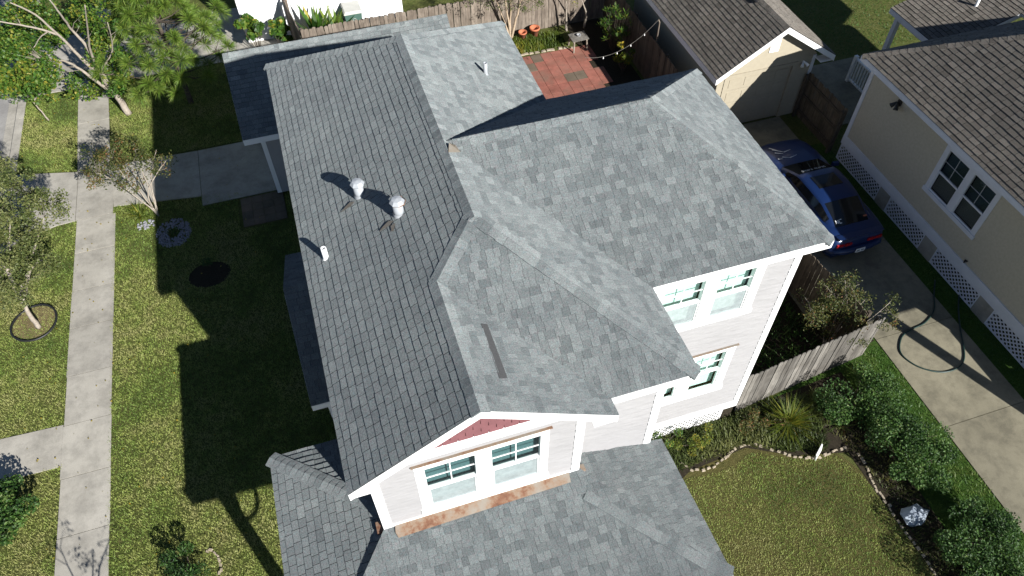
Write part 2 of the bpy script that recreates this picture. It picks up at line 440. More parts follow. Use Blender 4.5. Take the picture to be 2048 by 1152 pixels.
def caps(mb, low, high, nA, nB, wd=.15, expo=.15, seed=3, h=.012, tr=(.25, 1.25), ext=.0, s0=.02):
    rr = random.Random(seed)
    low = Vector(low); high = Vector(high); L = (high - low).length; d = (high - low) / L
    def dn(n):
        a = d.cross(n).normalized()
        return a if a.z < 0 else -a
    a, b = dn(nA), dn(nB); nc = (nA + nB).normalized()
    s = s0
    while s < L + ext - .01:
        s2 = min(s + expo, L + ext); t = tr[0] + (tr[1] - tr[0]) * min(1, max(0, rr.gauss(.5, .26)))
        w_ = wd + rr.uniform(-.006, .006); sk = rr.uniform(-.006, .006)
        h0, h1 = h + .008, h + .001
        c0, c1 = low + d * (s + sk) + nc * h0, low + d * s2 + nc * h1
        mid = .35
        A0m, A1m = low + d * (s + sk) + a * w_ * mid + nA * (h0 - .004), low + d * s2 + a * w_ * mid + nA * (h1 - .002)
        B0m, B1m = low + d * (s - sk) + b * w_ * mid + nB * (h0 - .004), low + d * s2 + b * w_ * mid + nB * (h1 - .002)
        A0, A1 = low + d * (s + sk) + a * w_ + nA * h0 * .8, low + d * s2 + a * w_ + nA * h1
        B0, B1 = low + d * (s - sk) + b * w_ + nB * h0 * .8, low + d * s2 + b * w_ + nB * h1
        mb.add([A0, A0m, c0, B0m, B0, A1, A1m, c1, B1m, B1], [(0, 1, 6, 5), (1, 2, 7, 6), (2, 3, 8, 7), (3, 4, 9, 8)], t)
        dz = nc * -.035
        mb.add([A0, A0m, c0, B0m, B0, A0 + dz, A0m + dz, c0 + dz, B0m + dz, B0 + dz, A1, A1 + dz, B1, B1 + dz], [(0, 5, 6, 1), (1, 6, 7, 2), (2, 7, 8, 3), (3, 8, 9, 4), (0, 10, 11, 5), (4, 9, 13, 12)], t * .25)
        s += expo
def siding(mb, O, u, n, poly, holes=(), expo=.19, lip=.024, tint=.5):
    """lap boards on a convex wall polygon given as (u,z) with rectangular holes (u0,u1,z0,z1)"""
    if area2(poly) < 0: poly = poly[::-1]
    zs = [p[1] for p in poly]; us = [p[0] for p in poly]
    cuts = sorted(set([min(zs)] + [max(zs)] + [h for hh in holes for h in hh[2:4]]))
    def P(a, zz, b): return O + u * a + Z * zz + n * b
    z0 = min(zs); k = 0
    while z0 < max(zs) - 1e-4:
        z1 = min(z0 + expo, max(zs))
        zz = [z0] + [c for c in cuts if z0 + 1e-4 < c < z1 - 1e-4] + [z1]
        for a, b in zip(zz[:-1], zz[1:]):
            iv = [(min(us) - .1, max(us) + .1)]
            for h in holes:
                if h[2] < (a + b) / 2 < h[3]:
                    nv = []
                    for p, q in iv:
                        if h[0] > p: nv.append((p, min(q, h[0])))
                        if h[1] < q: nv.append((max(p, h[1]), q))
                    iv = [x for x in nv if x[1] > x[0] + 1e-5]
            for p, q in iv:
                c = clip([(p, a), (q, a), (q, b), (p, b)], poly)
                if len(c) < 3 or area2(c) < 1e-5: continue
                f = lambda y: lip * (1 - (y - z0) / expo)
                mb.add([P(x, y, f(y)) for x, y in c], [tuple(range(len(c)))], tint)
                if a == z0:
                    lo = [x for x in c if x[1] < a + 1e-5]
                    if len(lo) >= 2:
                        xa, xb = min(x[0] for x in lo), max(x[0] for x in lo)
                        mb.add([P(xa, a, lip), P(xb, a, lip), P(xb, a, 0), P(xa, a, 0)], [(0, 1, 2, 3)], tint)
        z0 = z1; k += 1
def window(parent, O, u, n, frame, lights, rails=True, depth=.10, proud=.022, upper=None, lower=None, blind=None, casing=.0, muntins=(1, 1), mw=.009, trim=None, label=None):
    """frame=(u0,u1,z0,z1) outer casing; lights=[(u0,u1,z0,z1,zr)] each a double-hung sash pair"""
    f = MB(); u0, u1, z0, z1 = frame
    L = sorted(lights)
    zb, zt = L[0][2], L[0][3]
    f.lbox(O, u, n, u0, u1, zt, z1, -depth, proud); f.lbox(O, u, n, u0 - .03, u1 + .03, z0, zb, -depth, proud + .02)
    xs = [u0] + [x for l in L for x in (l[0], l[1])] + [u1]
    for a, b in zip(xs[0::2], xs[1::2]): f.lbox(O, u, n, a, b, zb, zt, -depth, proud - .004)
    for (a, b, c, d, r) in L:
        f.lbox(O, u, n, a, b, r - .028, r + .028, -depth * .75, .004)
        for k in range(1, muntins[0] + 1):
            x = a + (b - a) * k / (muntins[0] + 1); f.lbox(O, u, n, x - mw, x + mw, r + .028, d, -.025, -.012)
        for k in range(1, muntins[1] + 1):
            y = r + (d - r) * k / (muntins[1] + 1); f.lbox(O, u, n, a, b, y - mw, y + mw, -.0245, -.0125)
        for (p, q, s_, t_) in ((a, a + .03, c, r - .028), (b - .03, b, c, r - .028)): f.lbox(O, u, n, p, q, s_, t_, -depth * .6, -.004)
        f.lbox(O, u, n, a, b, c, c + .04, -depth * .6, -.0035)
    w = f.build('window', trim or MT['white'], parent)
    if label: w['label'] = label
    for (a, b, c, d, r) in L:
        q = lambda m_, z_, z2, dd, nm: [m_.lbox(O, u, n, a, b, z_, z2, dd - .004, dd), m_]
        m1 = MB(); m1.poly([O + u * x_ + Z * z_ + n * -.026 for x_, z_ in ((a, r + .028), (b, r + .028), (b, d), (a, d))]); m1.build('upper_pane', upper or MT['glass'], w)
        m2 = MB(); m2.poly([O + u * x_ + Z * z_ + n * -.018 for x_, z_ in ((a + .03, c + .04), (b - .03, c + .04), (b - .03, r - .028), (a + .03, r - .028))]); m2.build('lower_pane', lower or MT['screen'], w)
        m3 = MB(); m3.lbox(O, u, n, a - .01, b + .01, c - .01, d + .01, -depth - .09, -depth - .07); m3.build('blind', blind or MT['blind_mint'], w)
        # jamb behind the frame so that no daylight leaks round the blind
    return w
def fascia_edge(mb, a, b, hgt=.19, th=.028, outward=None, drop=.016):
    a = Vector(a); b = Vector(b); d = (b - a).normalized(); o = Vector(outward)
    v = []
    for p in (a, b):
        for (k, zz) in ((0, 0), (th, 0), (th, -hgt), (0, -hgt)): v.append(p + o * k + Z * (zz - drop))
    mb.add(v, [(0, 1, 2, 3), (7, 6, 5, 4), (0, 4, 5, 1), (1, 5, 6, 2), (2, 6, 7, 3), (3, 7, 4, 0)], .5)
# ================================================================== SETTING
def sheet(name, pts, z, m, label=None, th=None, kind='structure'):
    mb = MB()
    if th: mb.prism(pts, z - th, z)
    else: mb.poly([(x, y, z) for x, y in pts])
    return tag(mb.build(name, m), kind=kind)
def rect(x0, x1, y0, y1): return [(x0, y0), (x1, y0), (x1, y1), (x0, y1)]
sheet('ground', rect(-9.32, 120, -90, 160), 0, MT['lawn'])
sheet('street', rect(-120, -9.32, -90, 160), -.13, MT['street'])
# kerb with gaps for the driveway apron
kb = MB()
for a, b in ((-20, 14.6), (18.15, 22.3), (26.2, 60)):
    y = a
    while y < b:
        y2 = min(y + 3.0, b); kb.box(-9.56, -9.28, y, y2 - .012, -.2, .012, R.uniform(.2, .8)); y = y2
for a, b in ((14.6, 18.15), (22.3, 26.2)): kb.box(-9.56, -9.28, a, b - .012, -.2, -.05, .5)
tag(kb.build('kerb', MT['concrete']), kind='structure')
gt = MB()
for i in range(12): gt.box(-9.95, -9.57, -6 + i * 3, -6 + i * 3 + 2.99, -.22, -.122, R.uniform(.5, 1.))
tag(gt.build('gutter', MT['concrete']), kind='structure')
# sidewalk slabs
sw = MB()
ys = [-6.4, -4.87, -3.34, -1.8, -.27, 1.26, 2.77, 4.3, 5.84, 7.37, 8.92, 10.58, 12.0, 13.55, 15.03]
def slab(mb, p, z=.03, t=None): mb.prism(p, -.08, z, R.uniform(.25, .8) if t is None else t)
for a, b in zip(ys[:-1], ys[1:]): slab(sw, rect(-7.22 + R.uniform(-.012, .012), -6.07 + R.uniform(-.012, .012), a + .008, b - .008), .03 + R.uniform(-.004, .004))
slab(sw, rect(-7.26, -6.14, 15.045, 17.44)); slab(sw, [(-7.30, 17.46), (-6.26, 17.46), (-6.34, 20.1), (-7.40, 20.1)]); slab(sw, [(-7.40, 20.12), (-6.34, 20.12), (-6.42, 22.3), (-7.46, 22.3)])
for i in range(4): slab(sw, rect(-7.5, -6.4, 22.32 + i * 2, 24.3 + i * 2))
tag(sw.build('sidewalk', MT['concrete']), kind='structure')
dl = MB()
slab(dl, [(-7.28, 15.05), (-7.28, 17.44), (-9.27, 17.95), (-9.27, 14.45), (-8.45, 14.82), (-7.8, 15.02)], .026)
slab(dl, [(-6.12, 15.36), (-3.4, 14.95), (-3.4, 17.3), (-6.24, 17.44)], .026, .6); slab(dl, rect(-3.385, -.9, 14.5, 17.3), .026, .5)
tag(dl.build('driveway', MT['concrete']), kind='structure')
dn = MB()
for a, b in ((-9.27, -7.5), (-6.44, -3.8), (-3.79, -1.6), (-1.59, 1.2)): slab(dn, rect(a, b, 22.4, 26.2), .024)
tag(dn.build('driveway', MT['concrete']), kind='structure')
fw = MB(); slab(fw, [(-9.27, 6.25), (-7.235, 6.22), (-7.235, 7.42), (-9.27, 7.5)], .026, .7); slab(fw, rect(-6.05, -1.4, -1.2, 0.1), .026, .6)
tag(fw.build('front_walk', MT['concrete']), kind='structure')
dr = MB()
for y0, y1 in ((-12, -9), (-8.98, -6), (-5.98, -2.75), (-2.73, .44), (.455, 3.3), (3.315, 6.4), (6.415, 9.3), (9.315, 12.7)):
    for a, b in ((13.98, 15.28), (15.288, 16.5)):
        pass
    slab(dr, rect(14.0, 16.5, y0, y1), .03, .55 + R.uniform(-.25, .25))
slab(dr, rect(12.6, 13.99, 4.3, 12.7), .028, .4)
slab(dr, rect(18.2, 21.5, 11.6, 15.0), .03, .4)
tag(dr.build('driveway', MT['drive']), kind='structure')
# areas of different turf
sheet('dry_lawn', [(5.8, -9), (12.0, -9), (11.7, -2.6), (11.4, -1.2), (11.4, .0), (11.0, .85), (9.2, 1.5), (7.2, 1.5), (5.8, 1.3)], .004, MT['lawn_dry'])
sheet('lush_strip', [(11.7, -9), (14.0, -9), (14.0, 4.3), (13.6, 3.2), (9.5, 2.4), (10, 1.7), (11.3, .9), (11.6, -.4), (11.7, -2)], .008, MT['lawn_lush'])
sheet('garden_bed', [(6.4, .9), (7.4, 1.35), (9.0, 1.5), (10.0, .95), (10.8, .75), (11.35, .6), (11.4, -1.2), (11.5, -4), (12.3, -4), (12.4, 0), (12.6, 1.3), (12.5, 2.7), (9.2, 2.45), (6.4, 2.4)], .012, MT['soil'])
sheet('garden_bed', [(9.3, 2.7), (12.6, 3.0), (13.95, 3.3), (13.3, 4.4), (12.7, 5.6), (12.7, 8), (9.1, 8)], .010, MT['soil'])
sheet('garden_bed', rect(11.3, 12.75, 9, 20.7), .006, MT['soil'])
sheet('grass_strip', rect(16.5, 17.25, -12, 11.0), .006, MT['lawn_lush'])
sheet('garden_bed', [(-3.35 + .62 * math.cos(a / 14 * 6.283), 11.45 + .5 * math.sin(a / 14 * 6.283)) for a in range(14)], .012, MT['soil'])
sheet('mulch_ring', [(-8.19 + .58 * math.cos(a / 20 * 6.283), 11.12 + .62 * math.sin(a / 20 * 6.283)) for a in range(20)], .012, MT['litter'])
# red paver patio
pv = MB(); rr = random.Random(4)
for i in range(14):
    for j in range(12):
        x0 = 7.6 + i * .41; y0 = 12.9 + j * .51
        if x0 > 11.1 + (.25 if (j % 3) else 0) or y0 > 18.75: continue
        t = rr.uniform(.5, .95)
        if (i, j) in ((6, 8), (7, 8)) : t = .1
        if (i, j) in ((4, 11), (3, 10)): t = .12
        pv.box(x0 + .006, x0 + .404, y0 + .006, y0 + .504, -.04, .03 + rr.uniform(-.003, .003), t)
tag(pv.build('patio', MT['patio']), kind='structure')
pb = MB()
for i in range(4):
    for j in range(4): pb.box(-2.2 + i * .34, -2.2 + i * .34 + .33, 13.1 + j * .33, 13.1 + j * .33 + .32, -.04, .03, R.uniform(.02, .14))
tag(pb.build('brick_pad', MT['patio']), kind='structure')

# ================================================================== THE HOUSE
ZE = 6.8
house = thing('house', 'grey shingled two-storey house with white trim and a pink front gable, filling the middle', 'house', (4.5, 4.5, 0))
def zl(x): return ZE + .645 * x
A = V(0, 0, ZE); B = V(0, 11.05, ZE); C = V(2.843, 8.31, zl(2.843)); D = V(2.843, 3.13, zl(2.843)); E_ = V(2.03, 2.38, zl(2.03)); F = V(2.03, 0, zl(2.03))
XM = 5.75
H_ = V(XM, .31, ZE); I_ = V(4.2, .31, ZE); GC = V(4.2, 0, ZE)
Q = V(XM, 11.05, ZE); O_ = V(XM, 7.75, ZE); N_ = V(XM, 2.15, ZE)
L_ = V(9.41, 2.15, ZE); M_ = V(9.41, 7.75, ZE); K_ = V(6.69, 4.95, 8.60)
J = V(2.86, 4.95, 8.615)
rf = MB(); dk = MB()
n_left = V(-.645, 0, 1).normalized(); n_right = plane_of([C, D, H_, Q])
n_front = plane_of([D, H_, I_]); n_gr = plane_of([F, E_, GC]); n_wf = plane_of([J, L_, N_]); n_wb = plane_of([J, O_, M_]); n_wr = plane_of([K_, L_, M_]); n_rear = plane_of([B, Q, C])
Dl = V(2.03, 3.13, zl(2.03)); Cl = V(2.03, 8.31, zl(2.03))
X0 = V(0, 2.38, ZE); 
# left slope in two convex pieces: front strip up to the low ridge, rear part up to the high ridge
roof_plane(rf, dk, [[A, X0, E_, F], [X0, B, C, D, E_]], w=(.15, .25), th=.008, tr=(.4, .95), seed=11, gap=.0085, lam=.003, spread=1.)
NX = V(XM, 2.15, ZE); 
roof_plane(rf, dk, [[D, H_, N_, J], [J, O_, Q, C]], seed=12, gapt=.35, two=True, th=.009, gap=.004, w=(.07, .21), tr=(.2, .95))
roof_plane(rf, dk, [[E_, I_, H_, D]], seed=13, gapt=.35, two=True, th=.010, gap=.004, w=(.07, .21), tr=(.12, .92), spread=1.1)
roof_plane(rf, dk, [[F, GC, I_, E_]], seed=14, gapt=.35, two=True, th=.009, gap=.004, w=(.07, .21), tr=(.2, .95))
roof_plane(rf, dk, [[J, N_, L_, K_]], seed=15, gapt=.35, two=True, th=.010, gap=.004, w=(.07, .21), tr=(.15, .92))
roof_plane(rf, dk, [[J, K_, M_, O_]], seed=16, th=.009, gap=.005)
roof_plane(rf, dk, [[K_, L_, M_]], seed=17, gapt=.35, two=True, th=.009, gap=.005, w=(.07, .21), tr=(.2, .95))
roof_plane(rf, dk, [[B, C, Q]], seed=18)
caps(rf, F, E_, n_left, n_gr, seed=1, s0=-.02, ext=.08)
caps(rf, D, C, n_left, n_right, seed=2, s0=-.09, ext=.05)
caps(rf, E_, D, n_left, n_front, seed=3)
caps(rf, H_, D, n_front, n_right, seed=4)
caps(rf, J + V(.1, 0, 0), K_, n_wf, n_wb, seed=5, ext=.06)
caps(rf, L_, K_, n_wf, n_wr, seed=6)
caps(rf, M_, K_, n_wb, n_wr, seed=7)
caps(rf, B, C, n_left, n_rear, seed=8)
caps(rf, Q, C, n_right, n_rear, seed=9)
# porch, bay and garage roofs
ZP = 3.85; sp = .3
p0 = V(-1.58, -1.88, ZP); p1 = V(-1.58, 2.64, ZP); p2 = V(5.80, -2.06, ZP); p3 = V(5.72, .70, ZP)
hl = V(.3, .1, ZP + 1.88 * sp); hb = V(.3, .76, ZP + 1.88 * sp); hr = V(3.82, -.08, ZP + 1.9 * sp)
zf = lambda x, y: ZP + sp * (y + 1.96)
roof_plane(rf, dk, [[p0, p1, hb, hl]], seed=21, w=(.15, .26), th=.010, tr=(.3, .95), gap=.010, lam=.002)
roof_plane(rf, dk, [[p1, V(.36, 2.64, ZP), V(.36, .7, ZP + 1.94 * sp)]], seed=22, th=.016, gap=.006)
roof_plane(rf, dk, [[p0, p2, V(3.82, .35, zf(0, .35)), V(.3, .35, zf(0, .35))]], seed=23, gapt=.35, two=True, th=.010, gap=.004, w=(.07, .21), tr=(.15, .95))
roof_plane(rf, dk, [[p2, p3, V(3.82, .70, ZP + 1.88 * sp), hr]], seed=24, gapt=.35, two=True, th=.010, gap=.004, w=(.07, .21), tr=(.15, .95))
nP = {'l': V(-sp, 0, 1).normalized(), 'b': V(0, sp, 1).normalized(), 'f': V(0, -sp, 1).normalized(), 'r': V(sp, 0, 1).normalized()}
caps(rf, p0, hl, nP['l'], nP['f'], seed=25); caps(rf, p1, hb, nP['l'], nP['b'], seed=26, h=.03); caps(rf, p2, hr, nP['f'], nP['r'], seed=27)
# side wing with its own small gable
by0, by1, bz0, byr, bzr = 4.42, 9.1, 2.48, 6.78, 3.86
roof_plane(rf, dk, [[V(-.82, by0, bz0), V(.4, by0, bz0), V(.4, byr, bzr), V(-.82, byr, bzr)]], seed=31, gap=.005)
roof_plane(rf, dk, [[V(-.82, by1, bz0), V(.4, by1, bz0), V(.4, byr, bzr), V(-.82, byr, bzr)]], seed=32, gap=.005)
caps(rf, V(-.82, byr, bzr), V(.4, byr, bzr), V(0, -.6, 1).normalized(), V(0, .6, 1).normalized(), seed=33)
# garage wing
gy0, gyr, gy1, gz0, gzr, gx0, gx1 = 13.98, 16.3, 18.6, 2.6, 4.06, -1.44, 5.5
roof_plane(rf, dk, [[V(gx0, gy0, gz0), V(gx1, gy0, gz0), V(gx1, gyr, gzr), V(gx0, gyr, gzr)]], seed=34, gap=.005)
roof_plane(rf, dk, [[V(gx0, gy1, gz0), V(gx1, gy1, gz0), V(gx1, gyr, gzr), V(gx0, gyr, gzr)]], seed=35, gap=.005)
caps(rf, V(gx0, gyr, gzr), V(gx1, gyr, gzr), V(0, -.63, 1).normalized(), V(0, .63, 1).normalized(), seed=36, wd=.17)
roof = rf.build('roof', MT['shingle'], house)
dk.build('roof_deck', MT['white'], roof)
# fascia boards
fb = MB(); lf, ft, bk, rt = V(-1, 0, 0), V(0, -1, 0), V(0, 1, 0), V(1, 0, 0)
for a, b, o in ((A, B, lf), (F, A, ft), (F, GC, ft), (GC, I_, rt), (I_, H_, ft), (H_, N_, rt), (N_, L_, ft), (L_, M_, rt), (M_, O_, bk), (O_, Q, rt), (Q, B, bk),
                (p0, p1, lf), (p0, p2, ft), (p2, p3, rt), (p1, V(.34, 2.64, ZP), bk),
                (V(-.82, by0, bz0), V(.3, by0, bz0), ft), (V(-.82, by0, bz0), V(-.82, byr, bzr), lf), (V(-.82, by1, bz0), V(-.82, byr, bzr), lf),
                (V(gx0, gy0, gz0), V(gx1, gy0, gz0), ft), (V(gx0, gy0, gz0), V(gx0, gyr, gzr), lf), (V(gx0, gy1, gz0), V(gx0, gyr, gzr), lf), (V(gx1, gy0, gz0), V(gx1, gyr, gzr), rt), (V(gx1, gy1, gz0), V(gx1, gyr, gzr), rt), (V(gx0, gy1, gz0), V(gx1, gy1, gz0), bk)):
    fascia_edge(fb, a - o * .024, b - o * .024, outward=o)
fb.build('fascia', MT['white'], house)
sf = MB(); zs = ZE - .19
sf.prism([(.02, .36), (.02, 11.0), (5.73, 11.0), (5.73, 7.72), (9.38, 7.72), (9.38, 2.18), (5.73, 2.18), (5.73, .34), (4.18, .34)], zs - .02, zs)
sf.prism([(-.0, .02), (.34, .02), (.34, .36), (-.0, .36)], zs - .022, zs - .003)
sf.prism([(3.82, .02), (4.19, .02), (4.19, .36), (3.82, .36)], zs - .022, zs - .003)
sf.box(-1.55, 5.70, -1.84, .30, ZP - .2, ZP - .18); sf.box(-1.55, .34, .301, 2.6, ZP - .2, ZP - .18); sf.box(3.8, 5.68, .301, .66, ZP - .2, ZP - .18)
sf.build('soffit', MT['white'], house)

# walls
wl = MB(); ux, uy = V(1, 0, 0), V(0, 1, 0)
YG, YM, YW, XW = .33, .68, 2.42, 9.06
gw = [(1.14, 1.955, 4.80, 6.25), (2.23, 3.055, 4.80, 6.25)]
og = V(0, YG, 0)
siding(wl, og, ux, ft, [(.29, 3.9), (3.79, 3.9), (3.79, 6.66), (.29, 6.66)], [(.98, 3.2, 4.66, 6.42)], expo=.2)
siding(wl, og, ux, ft, [(.29, 6.66), (3.79, 6.66), (2.03, 7.93)], expo=.2)
siding(wl, V(0, YM, 0), ux, ft, [(3.79, 3.6), (5.42, 3.6), (5.42, 6.62), (3.79, 6.62)], expo=.2)
w_up = [(6.22, 7.06, 4.87, 6.27), (7.36, 8.12, 4.87, 6.27)]
w_lo = [(6.18, 7.12, 1.92, 3.40), (7.44, 8.16, 1.92, 3.40)]
siding(wl, V(0, YW, 0), ux, ft, [(5.42, .62), (XW, .62), (XW, 6.62), (5.42, 6.62)], [(6.04, 8.33, 4.74, 6.4), (6.04, 8.36, 1.74, 3.54)], expo=.2)
siding(wl, V(.33, 0, 0), -uy, lf, [(-10.7, .62), (-YG, .62), (-YG, 6.62), (-10.7, 6.62)], expo=.2)
siding(wl, V(5.42, 0, 0), uy, rt, [(YM, .62), (YW, .62), (YW, 6.62), (YM, 6.62)], expo=.2)
siding(wl, V(XW, 0, 0), uy, rt, [(YW, .62), (7.4, .62), (7.4, 6.62), (YW, 6.62)], expo=.2)
siding(wl, V(0, 7.4, 0), -ux, bk, [(-XW, .62), (-5.42, .62), (-5.42, 6.62), (-XW, 6.62)], expo=.2)
siding(wl, V(5.42, 0, 0), uy, rt, [(7.4, .62), (10.7, .62), (10.7, 6.62), (7.4, 6.62)], expo=.2)
siding(wl, V(0, 10.7, 0), -ux, bk, [(-5.42, .62), (-.33, .62), (-.33, 6.62), (-5.42, 6.62)], expo=.2)
# ground-floor front wall under the porch, side wing, garage wing
siding(wl, V(0, YM + .02, 0), ux, ft, [(.33, .62), (5.42, .62), (5.42, 3.58), (.33, 3.58)], expo=.2)
siding(wl, V(0, by0 + .3, 0), ux, ft, [(-.5, .3), (.33, .3), (.33, 2.62), (-.5, 2.62)], expo=.2)
siding(wl, V(0, by1 - .3, 0), -ux, bk, [(-.33, .3), (.5, .3), (.5, 2.62), (-.33, 2.62)], expo=.2)
siding(wl, V(-.5, 0, 0), -uy, lf, [(-by1 + .3, .3), (-by0 - .3, .3), (-by0 - .3, 2.6), (-byr, 3.74), (-by1 + .3, 2.6)], expo=.2)
gw0 = gy0 + .28; gw1 = gy1 - .28
siding(wl, V(0, gw0, 0), ux, ft, [(-.97, .1), (5.2, .1), (5.2, 2.7), (-.97, 2.7)], expo=.2)
siding(wl, V(-.97, 0, 0), -uy, lf, [(-gw1, .1), (-gw0, .1), (-gw0, 2.6), (-gyr, 3.92), (-gw1, 2.6)], [(-17.4, -14.8, .1, 2.3)], expo=.2)
siding(wl, V(5.2, 0, 0), uy, rt, [(gw0, .1), (gw1, .1), (gw1, 2.6), (gyr, 3.92), (gw0, 2.6)], expo=.2)
siding(wl, V(0, gw1, 0), -ux, bk, [(-5.2, .1), (.97, .1), (.97, 2.7), (-5.2, 2.7)], expo=.2)
siding(wl, V(5.2, 0, 0), uy, rt, [(10.7, .1), (gw0, .1), (gw0, 2.6), (10.7, 2.6)], expo=.2)
siding(wl, V(.33, 0, 0), -uy, lf, [(-gw0, .1), (-10.7, .1), (-10.7, 2.6), (-gw0, 2.6)], expo=.2)
wl.build('wall', MT['siding'], house)
# inside darkness so windows do not look through the house
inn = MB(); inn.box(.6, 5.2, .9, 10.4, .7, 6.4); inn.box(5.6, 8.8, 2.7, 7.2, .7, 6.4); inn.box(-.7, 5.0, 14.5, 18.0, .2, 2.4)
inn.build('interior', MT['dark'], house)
# trim boards
def board(name, fn, m='white', par=None):
    mb = MB(); fn(mb); return mb.build(name, MT[m], par or house)
def corner(x, y, z0, z1, w=.13, p=.026): board('corner_board', lambda t: t.box(x - (w if x > 2 else p), x + (p if x > 2 else w), y - p, y + w, z0, z1))
corner(.29, YG, 4.35, 6.6); corner(3.79, YG, 4.35, 6.6); corner(5.42, YM, 3.6, 6.6); corner(XW, YW, .6, 6.6)
board('sill_board', lambda t: t.lbox(og, ux, ft, .42, 3.66, 4.40, 4.60, 0, .028))
board('gable_band', lambda t: t.lbox(og, ux, ft, .42, 3.66, 6.60, 6.88, 0, .034))
def rake(a, b): board('rake_board', lambda t: t.hexa([a + V(0, -.03, 0), a, b, b + V(0, -.03, 0)], [a + V(0, -.03, .2), a + V(0, 0, .2), b + V(0, 0, .2), b + V(0, -.03, .2)]))
rake(V(.34, YG, 6.72), V(2.03, YG, 7.83)); rake(V(3.74, YG, 6.72), V(2.03, YG, 7.83))
board('skirt_board', lambda t: t.lbox(V(0, YW, 0), ux, ft, 5.44, XW + .02, .58, .86, -.05, .034))
board('skirt_board', lambda t: t.lbox(V(XW, 0, 0), uy, rt, YW + .1, 7.4, .58, .86, -.05, .034))
board('frieze_board', lambda t: t.lbox(V(0, YW, 0), ux, ft, 5.44, XW - .13, 6.42, 6.61, 0, .026))
board('frieze_board', lambda t: t.lbox(V(0, YM, 0), ux, ft, 3.82, 5.29, 6.48, 6.61, 0, .024))
board('corner_board', lambda t: t.box(-.995, -.86, gw0 - .025, gw0 + .1, .1, 2.58))
board('corner_board', lambda t: t.box(-.53, -.40, by0 + .275, by0 + .4, .3, 2.5))
for q in ((14.7, 14.8, .1, 2.4), (17.4, 17.5, .1, 2.4), (14.8, 17.4, 2.3, 2.4)): board('door_trim', lambda t: t.box(-1.0, -.97, *q))
gd = MB()
for i in range(4): gd.box(-.985, -.95, 14.8, 17.4, .1 + i * .55, .64 + i * .55)
gd.build('garage_door', MT['white'], house)
# rose fish-scale gable panel, tabs with real gaps
pk = MB(); tri = [(1.2, 6.88), (2.86, 6.88), (2.03, 7.46)]
for r_ in range(8):
    z0 = 6.86 + r_ * .115; u = 1.0 + (r_ % 2) * .12
    while u < 3.1:
        c = clip([(u + .009, z0), (u + .231, z0), (u + .231, z0 + .115), (u + .009, z0 + .115)], tri)
        if len(c) >= 3 and area2(c) > 1e-4:
            v = [og + ux * x + Z * y + ft * (.046 - .012 * (y - z0) / .115) for x, y in c]; v2 = [og + ux * x + Z * y + ft * .026 for x, y in c]; k = len(c)
            pk.add(v + v2, [tuple(range(k))] + [(a, a + k, (a + 1) % k + k, (a + 1) % k) for a in range(k)], R.uniform(.3, .8))
        u += .24
pk.poly([og + ux * x + Z * y + ft * .027 for x, y in tri])
pk.build('gable_panel', MT['pink'], house)
window(house, og, ux, ft, (.98, 3.2, 4.66, 6.42), [(a, b, c, d, 5.49) for a, b, c, d in gw], blind=MT['blind_teal_reflect'], lower=MT['screen'], depth=.07)
window(house, V(0, YW, 0), ux, ft, (6.04, 8.33, 4.74, 6.4), [(a, b, c, d, 5.57) for a, b, c, d in w_up], blind=MT['blind_mint'], lower=MT['screen'], depth=.09)
window(house, V(0, YW, 0), ux, ft, (6.04, 8.36, 1.74, 3.54), [(a, b, c, d, 2.66) for a, b, c, d in w_lo], blind=MT['blind_mint'], lower=MT['glass'], depth=.09)
# rusty flashings
fl = MB()
def on_front(x, y, h): return V(x, y, zf(0, y) + h)
ap = [(.47, .10), (.44, .19), (.46, .302), (3.62, .302), (3.60, .14)]
pts = [on_front(x, y, .030) for x, y in ap]; fl.add(pts + [p - Z * .012 for p in pts], [(4, 3, 2, 1, 0), (5, 6, 7, 8, 9)] + [(i, (i + 1) % 5, (i + 1) % 5 + 5, i + 5) for i in range(5)])
fl.build('sill_flashing', MT['rust'], house)
board('sill_flashing', lambda t: t.lbox(og, ux, ft, .46, 3.62, 4.46, 4.50, .02, .034), 'rust')
board('head_flashing', lambda t: t.lbox(og, ux, ft, .94, 3.24, 6.424, 6.445, 0, .05), 'rust')
board('head_flashing', lambda t: t.lbox(V(0, YW, 0), ux, ft, 5.98, 8.40, 3.545, 3.57, 0, .05), 'rust')
for q in ((3.83, 3.95, .30, .42, 4.33, 4.46), (.14, .262, .30, .50, 4.30, 4.46)): board('step_flashing', lambda t: t.box(*q), 'rust')
board('step_flashing', lambda t: t.lbox(V(0, YW, 0), ux, ft, 5.78, 6.03, 6.05, 6.5, .0, .05), 'rust')
# lattice skirt
def lattice(mb, O, u, n, u0, u1, z0, z1, pitch=.095, w=.036):
    q = [(u0, z0), (u1, z0), (u1, z1), (u0, z1)]
    H = z1 - z0
    for sgn, off in ((1, .006), (-1, -.004)):
        t = u0 - H
        while t < u1 + H:
            a = (t, z0) if sgn > 0 else (t, z1); b = (t + H, z1) if sgn > 0 else (t + H, z0)
            hw = w * .7
            st = [(a[0] - hw, a[1]), (a[0] + hw, a[1]), (b[0] + hw, b[1]), (b[0] - hw, b[1])]
            if area2(st) < 0: st = st[::-1]
            c = clip(st, q)
            if len(c) >= 3 and area2(c) > 1e-5:
                k = len(c); v = [O + u * x + Z * y + n * (off + .008) for x, y in c] + [O + u * x + Z * y + n * off for x, y in c]
                mb.add(v, [tuple(range(k)), tuple(range(2 * k - 1, k - 1, -1))] + [(i, i + k, (i + 1) % k + k, (i + 1) % k) for i in range(k)])
            t += pitch * 1.414
    for a, b, c, d in ((u0, u1, z0, z0 + .04), (u0, u1, z1 - .04, z1), (u0, u0 + .04, z0 + .04, z1 - .04), (u1 - .04, u1, z0 + .04, z1 - .04)):
        mb.lbox(O, u, n, a, b, c, d, -.008, .02)
